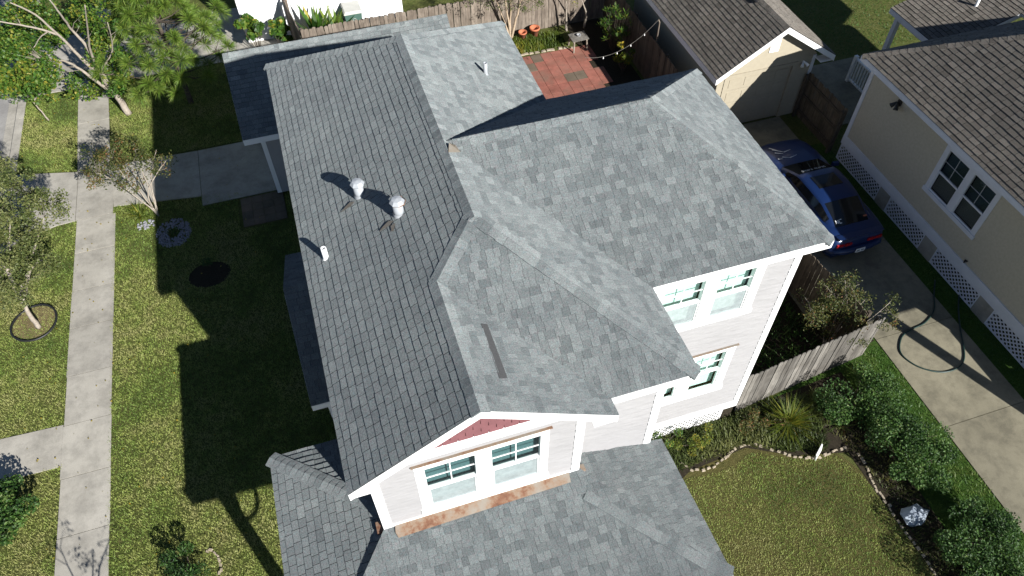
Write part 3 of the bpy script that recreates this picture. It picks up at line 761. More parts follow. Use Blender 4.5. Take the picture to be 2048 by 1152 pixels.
lt = MB(); lattice(lt, V(0, YW + .02, 0), ux, ft, 5.5, 8.75, .02, .60)
lt.build('lattice_skirt', MT['white'], house)
fo = MB(); fo.box(.5, 5.3, .9, 10.5, 0, .62); fo.box(5.3, 8.9, 2.7, 7.2, 0, .62); fo.box(8.76, 9.04, YW - .0, YW + .14, .02, .58)
fo.build('foundation', MT['soil'], house)
# porch floor, posts and brackets
po = MB(); po.box(-1.35, 5.5, -1.55, .66, .45, .58); po.box(-1.35, .32, .66, 2.4, .45, .58); po.box(-1.3, 5.45, -1.5, .6, 0, .44)
po.build('porch_floor', MT['grey_trim'], house)
for x, y in ((-1.05, -1.38), (2.0, -1.38), (5.2, -1.38), (-1.05, 2.2)):
    pm = MB(); pm.box(x - .11, x + .11, y - .11, y + .11, .58, ZP - .2); pm.box(x - .16, x + .16, y - .16, y + .16, .581, .8); pm.box(x - .15, x + .15, y - .15, y + .15, ZP - .36, ZP - .201)
    pm.build('porch_post', MT['white'], house)
for x, y, dx, dy in ((-1.05, -1.38, 1, 0), (2.0, -1.38, -1, 0), (-1.05, -1.38, 0, 1), (-1.05, 2.2, 0, -1)):
    br = MB(); br.tube([(x + dx * .1 + dx * .62 * math.sin(t), y + dy * .1 + dy * .62 * math.sin(t), ZP - .95 + .62 * (1 - math.cos(t))) for t in [i * math.pi / 16 for i in range(9)]], .04, 6); br.build('porch_bracket', MT['white'], house)
# roof vents, pipes, patch
def slopez(x): return zl(x)
def roof_vent(x, y, rust):
    z0 = slopez(x); v = MB()
    v.cyl((x, y, z0 - .12), (x, y, z0 + .27), .092, .088, 20); v.lathe([(.102, .045), (.10, -.12)], (x, y, z0), 20)
    o = v.build('roof_vent', MT['metal_white'], house, True)
    c = MB(); c.lathe([(.08, .285), (.128, .262), (.134, .278), (.09, .335), (.0, .352)], (x, y, z0), 8); c.build('vent_cap', MT['metal_white'], o)
    if rust:
        s = MB(); s.lathe([(.13, .245), (.14, .257), (.136, .278)], (x + .012, y + .01, z0), 8); s.build('rusty_rim', MT['rust'], o)
    st = MB()
    def RP(dx, dy, h=.03): return V(x + dx, y + dy, slopez(x + dx) + h)
    st.poly([RP(-.12, -.09), RP(-.2, -.13), RP(-.31, -.11), RP(-.40, -.10), RP(-.32, -.05), RP(-.20, -.02)])
    if rust: st.poly([RP(-.1, -.16), RP(-.17, -.30), RP(-.20, -.27), RP(-.19, -.15)])
    st.build('rust_stain', MT['stain'], o)
roof_vent(1.26, 5.19, False); roof_vent(1.80, 4.16, True)
def pipe(x, y, z, h, r, m):
    v = MB(); n = 14
    v.lathe([(r * 1.5, -.06), (r, .03), (r, h), (r * .75, h), (r * .75, h - .12), (0, h - .12)], (x, y, z), n); return v.build('vent_pipe', m, house, True)
pipe(.42, 4.38, slopez(.42), .26, .05, MT['white']); pipe(4.45, 7.98, 8.633 - .629 * (4.45 - 2.843), .26, .045, MT['metal_white'])
pt = MB()
def gr_pt(px, py, h):
    d = (CF * CAM_F + CR * (px - 1024) - CU * (py - 576)); t = (F - CAM_POS).dot(n_gr) / d.dot(n_gr); return CAM_POS + d * t + n_gr * h
q = [gr_pt(961, 649, .016), gr_pt(974, 650, .016), gr_pt(1014, 757, .016), gr_pt(998, 758, .016)]
pt.add(q + [p - n_gr * .03 for p in q], [(0, 1, 2, 3), (0, 4, 5, 1), (1, 5, 6, 2), (2, 6, 7, 3), (3, 7, 4, 0)])
pt.build('shingle_patch', plain('bare_patch', (.062, .063, .064), .95, vary=.2, scale=40), house)
rv = MB(); q0 = V(2.9, 4.72, 8.63); rv.add([q0 + V(-.06, -.1, .02), q0 + V(.16, -.06, -.07), q0 + V(.12, .12, -.05), q0 + V(0, .08, .07)], [(0, 1, 2, 3), (0, 3, 2), (0, 1, 3)])
rv.build('lifted_flashing', MT['stain'], house)

# ================================================================== NEIGHBOURING BUILDINGS
# long bungalow on the right
nb = thing('bungalow', 'beige bungalow with a brown shingled roof beyond the driveway, at the right edge', 'house', (20.5, 4.5, 0))
NX, NE, NZ, NS = 17.2, 16.7, 4.0, .66
yb, yf = 10.35, -2.45; ridx = 20.9; rz = NZ + NS * (ridx - NE); RX = 2 * ridx - NE; dd = ridx - NE
nr = MB(); nd_ = MB()
a0, a1, a2, a3 = V(NE, yf, NZ), V(NE, yb, NZ), V(RX, yb, NZ), V(RX, yf, NZ)
r0, r1 = V(ridx, yf + dd, rz), V(ridx, yb - dd, rz)
roof_plane(nr, nd_, [[a0, a1, r1, r0]], expo=.15, w=(.2, .33), th=.013, seed=41, gap=.01, lam=.004, tr=(.2, .95))
roof_plane(nr, nd_, [[a1, a2, r1]], expo=.15, w=(.2, .33), th=.02, seed=42, gap=.01)
roof_plane(nr, nd_, [[a3, a2, r1, r0]], expo=.3, w=(.5, .8), th=.02, seed=43, gap=.01)
roof_plane(nr, nd_, [[a0, a3, r0]], expo=.15, w=(.3, .5), th=.02, seed=44, gap=.01)
nL, nB, nF, nR = plane_of([a0, a1, r1]), plane_of([a1, a2, r1]), plane_of([a0, a3, r0]), plane_of([a3, a2, r1])
caps(nr, a1, r1, nL, nB, seed=45, expo=.2); caps(nr, a0, r0, nL, nF, seed=46, expo=.2); caps(nr, r0, r1, nL, nR, seed=47, expo=.2); caps(nr, a2, r1, nB, nR, seed=48, expo=.2)
# lower rear porch roof
q0, q1, q2, q3 = V(20.45, 10.9, 3.0), V(20.45, 13.6, 3.0), V(26.5, 13.6, 5.0), V(26.5, 10.9, 5.0)
roof_plane(nr, nd_, [[q0, q1, q2, q3]], expo=.15, w=(.2, .33), th=.013, seed=49, gap=.01)
roof_plane(nr, nd_, [[V(23, 9.6, 3.85), V(23, 10.9, 3.84), q3, V(26.5, 9.6, 5.0)]], expo=.15, w=(.2, .33), th=.013, seed=50, gap=.01)
ro2 = nr.build('roof', MT['brown_shingle'], nb); nd_.build('roof_deck', MT['grey_trim'], ro2)
nfb = MB()
for a, b, o in ((a0, a1, lf), (a1, a2, bk), (a0, a3, ft), (a3, a2, rt), (q0, q1, lf), (q1, q2, bk), (q0, q3, ft)): fascia_edge(nfb, a - o * .024, b - o * .024, outward=o, hgt=.17)
nfb.build('fascia', MT['grey_trim'], nb)
ns = MB(); ns.prism([(NE + .02, yf + .02), (NE + .02, yb - .02), (RX - .02, yb - .02), (RX - .02, yf + .02)], NZ - .2, NZ - .18); ns.build('soffit', MT['grey_trim'], nb)
WF, WB = .5, 10.2
nw = MB(); WR = 24.4
nwin = [(1.0, 1.0)]
def hole_wall(mb, O, u, n, u0, u1, z0, z1, h):
    mb.lbox(O, u, n, u0, h[0], z0, z1, -.1, 0); mb.lbox(O, u, n, h[1], u1, z0, z1, -.1, 0); mb.lbox(O, u, n, h[0], h[1], z0, h[2], -.1, 0); mb.lbox(O, u, n, h[0], h[1], h[3], z1, -.1, 0)
# the left wall runs with u = -y
hole_wall(nw, V(NX, 0, 0), -uy, lf, -WB, -WF, .65, 3.81, (-6.6, -4.6, 1.8, 3.4))
nw.box(NX + .1, WR, WB - .1, WB, .65, 3.81); nw.box(NX + .1, WR, WF, WF + .1, .65, 3.81); nw.box(WR, WR + .1, WF, WB, .65, 3.81)
nw.build('wall', MT['stucco'], nb)
nt_ = MB()
nt_.lbox(V(NX, 0, 0), -uy, lf, -WB - .02, -WF, .65, .99, -.02, .035); nt_.build('skirt_board', MT['grey_trim'], nb)
nt_ = MB()
nt_.box(NX - .022, NX + .1, WB - .12, WB + .02, .99, 3.8); nt_.build('corner_board', MT['grey_trim'], nb)
nt_ = MB(); nt_.lbox(V(NX, 0, 0), -uy, lf, -WB + .13, -WF, 3.5, 3.8, 0, .018); nt_.build('frieze_board', MT['grey_trim'], nb)
window(nb, V(NX, 0, 0), -uy, lf, (-6.66, -4.54, 1.74, 3.47), [(-6.5, -5.71, 1.87, 3.32, 2.54), (-5.49, -4.69, 1.87, 3.32, 2.54)], upper=MT['glass_dark'], lower=MT['screen_dark'], blind=MT['blind_green'], trim=MT['grey_trim'], depth=.06, mw=.0028)
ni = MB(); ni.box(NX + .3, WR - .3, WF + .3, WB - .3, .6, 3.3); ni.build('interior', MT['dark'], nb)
npier = MB()
yy = [WB - .02, 8.0, 7.5, 5.8, 5.25, 3.4, 2.85, 1.2, .9, .52]
for i in range(0, 10, 2):
    lm = MB(); lattice(lm, V(NX, 0, 0), -uy, lf, -yy[i], -yy[i + 1] - 0.0, .03, .65, pitch=.11, w=.042); lm.build('lattice_panel', MT['grey_trim'], nb)
for i in range(1, 9, 2):
    pm = MB(); pm.box(NX - .02, NX + .35, yy[i + 1], yy[i], 0, .66); pm.build('pier', MT['concrete'], nb)
nbk = MB(); nbk.box(NX + .4, WR, WF + .05, WB - .05, 0, .66); nbk.build('crawl_space', MT['soil'], nb)
# front porch of the bungalow (just out of frame; its post and balusters throw the striped shadow on the drive)
for y in (-1.85,):
    pm = MB(); pm.box(17.1, 17.36, y - .13, y + .13, 0, NZ - .2); pm.build('porch_post', MT['grey_trim'], nb)
pm = MB(); pm.box(17.1, 24.2, -2.0, WF - .02, 0, .55); pm.build('porch_floor', MT['grey_trim'], nb)
pm = MB()
for i in range(18): pm.box(17.18, 17.24, .36 - i * .115, .43 - i * .115, .62, 1.45)
pm.box(17.16, 17.26, -1.72, .48, 1.4, 1.5); pm.box(17.16, 17.26, -1.72, .48, .6, .68)
pm.build('railing', MT['grey_trim'], nb)
# rear porch post, wall lamp, tap, pipe
pm = MB(); pm.box(20.62, 20.78, 13.25, 13.41, 0, 2.85); pm.build('porch_post', MT['grey_trim'], nb)
pm = MB(); pm.box(20.62, 20.76, 11.0, 13.24, 2.66, 2.82); pm.build('porch_beam', MT['grey_trim'], nb)
lm = MB(); cx, cy, cz = NX - .0, 8.75, 3.27
lm.box(cx - .05, cx, cy - .07, cy + .07, cz - .06, cz + .1); lm.cyl((cx - .1, cy + .02, cz + .04), (cx - .2, cy + .1, cz - .1), .04, .075, 10); lm.cyl((cx - .1, cy - .02, cz + .04), (cx - .2, cy - .12, cz - .1), .04, .075, 10)
lm.box(cx - .12, cx - .04, cy - .03, cy + .03, cz, cz + .06); lm.build('flood_light', MT['black'], nb)
tp = MB(); tp.cyl((NX, 4.29, 1.1), (NX - .12, 4.29, 1.08), .02, .02, 8); tp.cyl((NX - .1, 4.29, 1.11), (NX - .1, 4.29, 1.17), .03, .03, 8); tp.build('tap', MT['black'], nb)
pp = MB(); pz = 3.0 + (22.3 - 20.45) * .331; pp.lathe([(.07, -.05), (.045, .02), (.045, .25), (.03, .25), (.03, .15), (0, .15)], (22.3, 12.0, pz), 12); pp.build('vent_pipe', MT['white'], nb, True)
pp = MB(); pz = NZ + NS * (20.4 - NE) - .05; pp.lathe([(.12, -.1), (.12, .35), (.2, .34), (.2, .4), (0, .46)], (20.4, 5.2, pz), 12); pp.build('roof_vent', MT['grey_trim'], nb, True)
rl = MB()
for i in range(9): rl.box(19.97, 20.01, 13.66 - i * .14, 13.70 - i * .14, .18, .98)
rl.box(19.94, 20.04, 12.4, 13.75, .98, 1.04); rl.box(19.955, 20.025, 12.4, 13.75, .12, .18); rl.box(19.93, 20.05, 13.7, 13.82, 0, 1.1)
rl.build('railing', MT['white'], nb)

# detached garage
gg = thing('detached_garage', 'tan detached garage with a half shaded door at the end of the driveway', 'garage', (15.4, 15, 0))
GX0, GX1, GRX, GY0, GY1, GZ, GRZ = 13.3, 17.68, 15.5, 12.38, 19.6, 2.5, 3.95
g1 = MB(); g2 = MB()
roof_plane(g1, g2, [[V(GX0, GY0, GZ), V(GX0, GY1, GZ), V(GRX, GY1, GRZ), V(GRX, GY0, GRZ)]], expo=.15, w=(.2, .3), th=.013, seed=61, gap=.01, lam=.004, tr=(.1, .8))
roof_plane(g1, g2, [[V(GX1, GY0, GZ), V(GX1, GY1, GZ), V(GRX, GY1, GRZ), V(GRX, GY0, GRZ)]], expo=.15, w=(.2, .3), th=.012, seed=62, gap=.006, tr=(.3, 1.))
caps(g1, V(GRX, GY0, GRZ), V(GRX, GY1, GRZ), V(-.66, 0, 1).normalized(), V(.66, 0, 1).normalized(), seed=63)
r3 = g1.build('roof', MT['brown_shingle'], gg); g2.build('roof_deck', MT['white'], r3)
gf = MB()
for a, b, o in ((V(GX0, GY0, GZ), V(GX0, GY1, GZ), lf), (V(GX1, GY0, GZ), V(GX1, GY1, GZ), rt), (V(GRX, GY0, GRZ), V(GX0, GY0, GZ), ft), (V(GRX, GY0, GRZ), V(GX1, GY0, GZ), ft), (V(GRX, GY1, GRZ), V(GX0, GY1, GZ), bk), (V(GRX, GY1, GRZ), V(GX1, GY1, GZ), bk)):
    fascia_edge(gf, a - o * .024, b - o * .024, outward=o, hgt=.2)
gf.box(GX1 - .5, GX1 - .02, GY0 + .02, 12.74, GZ - .2, GZ - .17)
gf.build('fascia', MT['white'], gg)
gwl = MB(); GWY = 12.75; WX0, WX1 = 13.62, 17.2
siding(gwl, V(0, GWY, 0), ux, ft, [(WX0, .02), (WX1, .02), (WX1, 2.46), (WX0, 2.46)], [(14.0, 16.4, .02, 2.14)], expo=.15, lip=.012)
siding(gwl, V(0, GWY, 0), ux, ft, [(WX0, 2.46), (WX1, 2.46), (15.46, 3.8)], expo=.15, lip=.012)
siding(gwl, V(WX0, 0, 0), -uy, lf, [(-19.3, .02), (-GWY, .02), (-GWY, 2.46), (-19.3, 2.46)], expo=.15, lip=.012)
siding(gwl, V(WX1, 0, 0), uy, rt, [(GWY, .02), (19.3, .02), (19.3, 2.46), (GWY, 2.46)], expo=.15, lip=.012)
siding(gwl, V(0, 19.3, 0), -ux, bk, [(-WX1, .02), (-WX0, .02), (-WX0, 2.46), (-15.46, 3.8), (-WX1, 2.46)], expo=.15, lip=.012)
gwl.build('wall', MT['tan'], gg)
gtm = MB(); gtm.box(16.40, 16.56, GWY - .03, GWY + .1, .02, 2.14); gtm.build('door_trim', MT['tan'], gg)
gtm = MB(); gtm.box(13.86, 14.0, GWY - .03, GWY + .1, .02, 2.14); gtm.build('door_trim', MT['tan'], gg)
gtm = MB(); gtm.box(13.86, 16.56, GWY - .032, GWY + .1, 2.142, 2.26); gtm.build('door_trim', MT['tan'], gg)
gtm = MB(); gtm.box(WX1 - .1, WX1 + .022, GWY - .024, GWY + .1, .02, 2.4); gtm.build('corner_board', MT['grey_trim'], gg)
gdr = MB()
for i in range(4):
    z0 = .03 + i * .528; gdr.box(14.0, 16.4, GWY + .04, GWY + .09, z0, z0 + .52)
    for k in range(4): gdr.box(14.1 + k * .58, 14.1 + k * .58 + .46, GWY + .028, GWY + .0405, z0 + .1, z0 + .42)
gdr.build('garage_door', MT['tan'], gg)
gv = MB(); gv.box(15.28, 15.62, GWY - .03, GWY - .005, 2.86, 3.34)
for i in range(7): gv.hexa([(15.32, GWY - .03, 2.9 + i * .06), (15.58, GWY - .03, 2.9 + i * .06), (15.58, GWY - .028, 2.94 + i * .06), (15.32, GWY - .028, 2.94 + i * .06)], [(15.32, GWY - .055, 2.9 + i * .06), (15.58, GWY - .055, 2.9 + i * .06), (15.58, GWY - .032, 2.95 + i * .06), (15.32, GWY - .032, 2.95 + i * .06)])
gv.build('louvre_vent', MT['white'], gg)
gl = MB(); gl.cyl((16.78, GWY, 2.2), (16.78, GWY - .06, 2.2), .05, .05, 10); gl.cyl((16.74, GWY - .06, 2.2), (16.66, GWY - .16, 2.12), .03, .06, 10); gl.cyl((16.82, GWY - .06, 2.2), (16.9, GWY - .16, 2.12), .03, .06, 10)
gl.build('flood_light', MT['white'], gg)
gr_ = MB(); gr_.box(15.28, 15.36, 14.1, 16.6, 3.86, 3.90); gr_.build('ridge_slot', MT['black'], gg)

# white house behind the rear fence
wh = thing('white_house', 'white walled house behind the wooden rear fence, at the top edge', 'house', (3, 27, 0))
wm = MB(); siding(wm, V(0, 23.4, 0), ux, ft, [(-1.1, 0), (5.2, 0), (5.2, 3.4), (-1.1, 3.4)], expo=.3, lip=.008); wm.box(-1.1, 5.2, 23.42, 30, 0, 3.4); wm.build('wall', MT['white_wall'], wh)
wr = MB(); wr.add([(-1.5, 23.0, 3.4), (5.6, 23.0, 3.4), (5.6, 30.4, 3.4), (-1.5, 30.4, 3.4), (-1.5, 26.7, 5.8), (5.6, 26.7, 5.8)], [(0, 1, 5, 4), (2, 3, 4, 5), (0, 4, 3), (1, 2, 5), (3, 2, 1, 0)], .6); wr.build('roof', MT['shingle'], wh)
wc = MB(); wc.box(-1.12, -1.0, 23.37, 23.4, 0, 3.4); wc.build('corner_board', MT['white'], wh)

# ================================================================== FENCES
def fence(name, label, a, b, m, h=1.8, group=None, rails_side=1, seed=1, tr=(.1, .95), pw=.14, flat=False):
    rr = random.Random(seed)
    a = Vector((a[0], a[1], 0)); b = Vector((b[0], b[1], 0)); L = (b - a).length; d = (b - a) / L; n = Vector((-d.y, d.x, 0)) * rails_side
    t = thing(name, label, 'fence', (a + b) / 2)
    pk = MB(); s = 0
    while s < L - .02:
        w = min(pw + rr.uniform(-.01, .01), L - s); hh = h + rr.uniform(-.03, .03); o = rr.uniform(-.008, .008); tn = rr.uniform(*tr)
        p = a + d * (s + .004); q = a + d * (s + w - .006); e = n * -.018; lean = rr.uniform(-.012, .012)
        c = w * .22 if not flat else .005
        def X(x, z, k): return p + d * (x + lean * z) + e * k + n * (o - .02) + Z * z
        W_ = (q - p).length
        prof = [(0, .02), (W_, .02), (W_, hh - c), (W_ - c, hh), (c, hh), (0, hh - c)]
        v = [X(x, z, 0) for x, z in prof] + [X(x, z, 1) for x, z in prof]
        pk.add(v, [tuple(range(5, -1, -1)), tuple(range(6, 12))] + [(i, (i + 1) % 6, (i + 1) % 6 + 6, i + 6) for i in range(6)], tn)
        s += w
    pk.build('pickets', m, t)
    for z in (.3, h * .52, h - .28):
        r = MB(); r.bar(a + n * .02 + Z * z, b + n * .02 + Z * z, .04, .085, tint=.35); r.build('rail', m, t)
    k = max(1, int(L / 2.4))
    for i in range(k + 1):
        p = a + d * min(max(L * i / k, .05), L - .05) + n * .09
        r = MB(); r.bar(p, p + Z * (h - .06), .09, .09, tint=.3); r.build('post', m, t)
    return t
fence('wooden_fence', 'sunlit weathered wooden rear fence between the white house and the back yard', (.95, 20.6), (13.1, 20.72), MT['fence'], 1.85, rails_side=1, seed=2, tr=(.25, .95))
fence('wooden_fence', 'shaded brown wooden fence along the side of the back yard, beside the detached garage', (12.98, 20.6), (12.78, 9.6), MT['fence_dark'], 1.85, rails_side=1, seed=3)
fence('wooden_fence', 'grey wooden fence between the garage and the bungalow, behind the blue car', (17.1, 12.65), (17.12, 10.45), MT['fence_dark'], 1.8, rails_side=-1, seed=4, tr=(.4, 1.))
fence('wooden_fence', 'low grey weathered fence running from the house corner to the driveway', (9.2, 2.52), (13.35, 3.02), MT['fence_grey'], 1.7, rails_side=1, seed=5)
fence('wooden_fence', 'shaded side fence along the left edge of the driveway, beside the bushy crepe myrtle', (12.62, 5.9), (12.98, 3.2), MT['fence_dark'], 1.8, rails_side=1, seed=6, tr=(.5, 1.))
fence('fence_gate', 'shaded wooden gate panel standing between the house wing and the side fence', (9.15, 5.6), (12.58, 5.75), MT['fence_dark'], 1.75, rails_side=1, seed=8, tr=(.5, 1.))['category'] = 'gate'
fence('fence_return', 'tall wooden fence end panel standing against the white house wall', (.93, 20.72), (.62, 23.2), MT['fence'], 1.85, rails_side=-1, seed=7)['category'] = 'fence'

# ================================================================== CAR
def car():
    X0, Y0 = 15.08, 6.12
    t = thing('parked_car', 'dark blue sports coupe parked in the driveway shade beside the house', 'car', (X0, Y0 + 2.4, 0))
    st = [  # y, half width, belt z, crown z
        (0.0, .70, .80, .82), (.05, .82, .90, .92), (.18, .90, .96, .985), (.5, .935, .97, 1.0), (1.0, .95, .97, 1.0), (1.45, .945, .95, .98), (2.2, .925, .93, .96), (2.9, .93, .94, .97), (3.3, .945, .94, .985), (3.8, .945, .90, .965), (4.3, .91, .83, .90), (4.6, .82, .74, .80), (4.74, .62, .62, .68)]
    def prof(hw, zb, zc, k):
        lo = .2 if 0 < k < len(st) - 1 else .36
        return [(hw * .90, lo), (hw * .985, .36), (hw, .55), (hw * .985, zb * .85), (hw * .94, zb - .03), (hw * .84, zb + .01), (hw * .55, zc - .012), (hw * .5, zc - .005), (0, zc)]
    b = MB(); rows = []
    for k, (y, hw, zb, zc) in enumerate(st):
        h = prof(hw, zb, zc, k); full = [(x, z) for x, z in h] + [(-x, z) for x, z in h[-2::-1]]
        rows.append([(X0 + x, Y0 + y, z) for x, z in full])
    n = len(rows[0]); v = [p for r in rows for p in r]; f = []
    for i in range(len(rows) - 1):
        for j in range(n - 1): f.append((i * n + j, i * n + j + 1, (i + 1) * n + j + 1, (i + 1) * n + j))
    f.append(tuple(range(n - 1, -1, -1))); f.append(tuple((len(rows) - 1) * n + j for j in range(n)))
    for i in range(len(rows) - 1): f.append((i * n, (i + 1) * n, (i + 1) * n + n - 1, i * n + n - 1))
    b.add(v, f); b.build('body', MT['blue_paint'], t, True)
    # greenhouse
    gs = [(.50, .72, .58, .985), (.8, .76, .56, 1.13), (1.25, .79, .58, 1.285), (1.45, .80, .60, 1.315), (1.9, .81, .62, 1.335), (2.4, .81, .62, 1.315), (2.6, .80, .61, 1.27), (3.0, .79, .62, 1.11), (3.32, .78, .66, .985)]
    def gp(k, dz=0, dn=0):
        y, wb, wt, z = gs[k]; zb = .93
        wt2 = wt
        return [(wb + dn, zb), (wb * .97 + dn, zb + (z - zb) * .35), (wt2 + .06 + dn, z - .045 + dz), (wt2 - .02, z - .008 + dz), (wt2 * .5, z + .012 + dz), (0, z + .018 + dz), (-wt2 * .5, z + .012 + dz), (-wt2 + .02, z - .008 + dz), (-wt2 - .06 - dn, z - .045 + dz), (-wb * .97 - dn, zb + (z - zb) * .35), (-wb - dn, zb)]
    def loft(ks, js, m, name, dz=0, dn=0):
        mb = MB(); rws = [[(X0 + gp(k, dz, dn)[j][0], Y0 + gs[k][0], gp(k, dz, dn)[j][1]) for j in js] for k in ks]; nn = len(js)
        ff = [(i * nn + j, i * nn + j + 1, (i + 1) * nn + j + 1, (i + 1) * nn + j) for i in range(len(ks) - 1) for j in range(nn - 1)]
        mb.add([p for r in rws for p in r], ff); return mb.build(name, m, t, True)
    loft(range(9), range(11), MT['blue_paint'], 'cabin')
    loft([0, 1, 2], [3, 4, 5, 6, 7], MT['car_glass'], 'rear_window', .006); loft([6, 7, 8], [3, 4, 5, 6, 7], MT['car_glass'], 'windscreen', .006)
    loft([1, 2, 3, 4, 5, 6, 7], [1, 2], MT['car_glass'], 'side_window', 0, .006); loft([1, 2, 3, 4, 5, 6, 7], [8, 9], MT['car_glass'], 'side_window', 0, .006)
    s = MB(); s.hexa([(X0 - .40, Y0 + 1.80, 1.33), (X0 + .40, Y0 + 1.80, 1.33), (X0 + .40, Y0 + 2.32, 1.325), (X0 - .40, Y0 + 2.32, 1.325)], [(X0 - .40, Y0 + 1.80, 1.356), (X0 + .40, Y0 + 1.80, 1.356), (X0 + .40, Y0 + 2.32, 1.342), (X0 - .40, Y0 + 2.32, 1.342)]); s.build('sunroof', MT['car_glass'], t)
    sp_ = MB(); sp_.hexa([(X0 - .74, Y0 + .04, .93), (X0 + .74, Y0 + .04, .93), (X0 + .76, Y0 + .2, .97), (X0 - .76, Y0 + .2, .97)], [(X0 - .74, Y0 - .01, 1.02), (X0 + .74, Y0 - .01, 1.02), (X0 + .76, Y0 + .2, .995), (X0 - .76, Y0 + .2, .995)]); sp_.build('spoiler', MT['blue_paint'], t)
    bp = MB(); bp.tube([(X0 - .88, Y0 + .2, .52), (X0 - .74, Y0 + .02, .50), (X0 - .4, Y0 - .05, .50), (X0 + .4, Y0 - .05, .50), (X0 + .74, Y0 + .02, .50), (X0 + .88, Y0 + .2, .52)], .11, 8); bp.build('bumper', MT['blue_paint'], t, True)
    for sx in (-1, 1):
        for i in range(2):
            l = MB(); x = X0 + sx * (.64 - i * .26); dy = .012 + i * -.02; l.box(x - .11, x + .11, Y0 - .035 + dy * (1 if i == 0 else 0), Y0 + .05, .70, .80); l.build('tail_light', MT['red_lamp'], t)
    pl = MB(); pl.box(X0 - .15, X0 + .15, Y0 - .175, Y0 - .16, .47, .62); pl.build('licence_plate', MT['white'], t)
    plo = [c for c in children(t) if c.name.startswith('licence_plate')][0]
    for i in range(7):
        if i != 3:
            pt_ = MB(); pt_.box(X0 - .12 + i * .035, X0 - .12 + i * .035 + .022, Y0 - .178, Y0 - .1755, .51, .575); pt_.build('character', MT['black'], plo)
    # stickers and hood marks
    def gz(y):  # height of rear window
        ks = [g for g in gs]
        for a_, b_ in zip(ks[:-1], ks[1:]):
            if a_[0] <= y <= b_[0]: return a_[3] + (b_[3] - a_[3]) * (y - a_[0]) / (b_[0] - a_[0])
    sk = MB()
    def strk(x0, y0, x1, y1, w=.022): sk.bar((X0 + x0, Y0 + y0, gz(y0) + .027), (X0 + x1, Y0 + y1, gz(y1) + .027), w, .004, up=(0, -.4, 1))
    strk(-.50, .58, -.50, .68); strk(-.50, .68, -.43, .58); strk(-.43, .58, -.43, .68); strk(-.39, .68, -.39, .58); strk(-.39, .58, -.32, .58); strk(-.36, .68, -.30, .68)
    sk.build('window_sticker', MT['white'], t)
    sk = MB(); strk(.42, .62, .54, .62, .05); sk.build('window_sticker', MT['terracotta'], t)
    sk = MB(); x = -.42
    for ch in range(13):
        if ch not in (6,):
            strk(x, 2.68, x, 2.74, .016); strk(x, 2.74, x + .035, 2.74, .014)
            if ch % 3 != 1: strk(x, 2.68, x + .035, 2.68, .014)
            if ch % 2: strk(x + .035, 2.68, x + .035, 2.74, .014)
        x += .064
    sk.build('windscreen_banner', MT['steel'], t)
    def hz(y): 
        for a_, b_ in zip(st[:-1], st[1:]):
            if a_[0] <= y <= b_[0]: return a_[3] + (b_[3] - a_[3]) * (y - a_[0]) / (b_[0] - a_[0])
    for x0, y0, x1, y1, w in ((-.55, 4.32, -.42, 4.2, .04), (-.5, 4.22, -.22, 3.96, .07), (-.22, 3.96, .05, 4.02, .04), (-.52, 4.02, -.3, 3.9, .06), (-.42, 3.74, -.2, 3.64, .05), (-.2, 3.64, .08, 3.7, .04), (-.6, 3.7, -.44, 3.66, .05)):
        a_, b_ = V(X0 + x0, Y0 + y0, hz(y0) + .01), V(X0 + x1, Y0 + y1, hz(y1) + .01); d = (b_ - a_).normalized(); sdv = d.cross(Z).normalized()
        hd = MB(); hd.hexa([a_ - sdv * w * .5, a_ + sdv * w * .5, b_ + sdv * .006, b_ - sdv * .006], [a_ - sdv * w * .5 + Z * .004, a_ + sdv * w * .5 + Z * .004, b_ + sdv * .006 + Z * .004, b_ - sdv * .006 + Z * .004]); hd.build('hood_decal', MT['steel'], t)
    for sx in (-1, 1):
        for y in (.95, 3.82):
            w = MB(); xx = X0 + sx * .84; w.cyl((xx - .12, Y0 + y, .34), (xx + .12, Y0 + y, .34), .34, .34, 24); wo = w.build('wheel', MT['tyre'], t, False)
            r = MB(); r.cyl((xx + sx * .09, Y0 + y, .34), (xx + sx * .125, Y0 + y, .34), .23, .23, 20); r.build('rim', MT['steel'], wo)
        m_ = MB(); m_.hexa([(X0 + sx * .86, Y0 + 2.86, .98), (X0 + sx * 1.06, Y0 + 2.82, 1.0), (X0 + sx * 1.06, Y0 + 2.94, 1.0), (X0 + sx * .86, Y0 + 2.96, .98)], [(X0 + sx * .86, Y0 + 2.86, 1.1), (X0 + sx * 1.05, Y0 + 2.84, 1.11), (X0 + sx * 1.05, Y0 + 2.93, 1.11), (X0 + sx * .86, Y0 + 2.95, 1.1)]); m_.build('wing_mirror', MT['blue_paint'], t)
car()

# ================================================================== SMALL THINGS
hs = MB()
hp = [(1966 - 96, 560), (1868, 590), (1868, 620), (1850, 645), (1825, 658), (1805, 672), (1799, 695), (1806, 712), (1830, 730), (1860, 741), (1890, 744), (1915, 736), (1927, 722), (1928, 700), (1921, 660), (1917, 620), (1918, 590)]
pts = [G(x, y, .05) for x, y in hp]
def smooth_path(p, n=5):
    out = []
    for i in range(len(p) - 1):
        a, b, c, d = p[max(i - 1, 0)], p[i], p[i + 1], p[min(i + 2, len(p) - 1)]
        for k in range(n):
            t = k / n; out.append(.5 * ((2 * b) + (c - a) * t + (2 * a - 5 * b + 4 * c - d) * t * t + (3 * b - a - 3 * c + d) * t ** 3))
    out.append(p[-1]); return out
hs.tube(smooth_path(pts), .02, 6)
tag(hs.build('garden_hose', MT['hose'], None, True), 'dark green garden hose looped on the sunlit concrete driveway', 'hose')
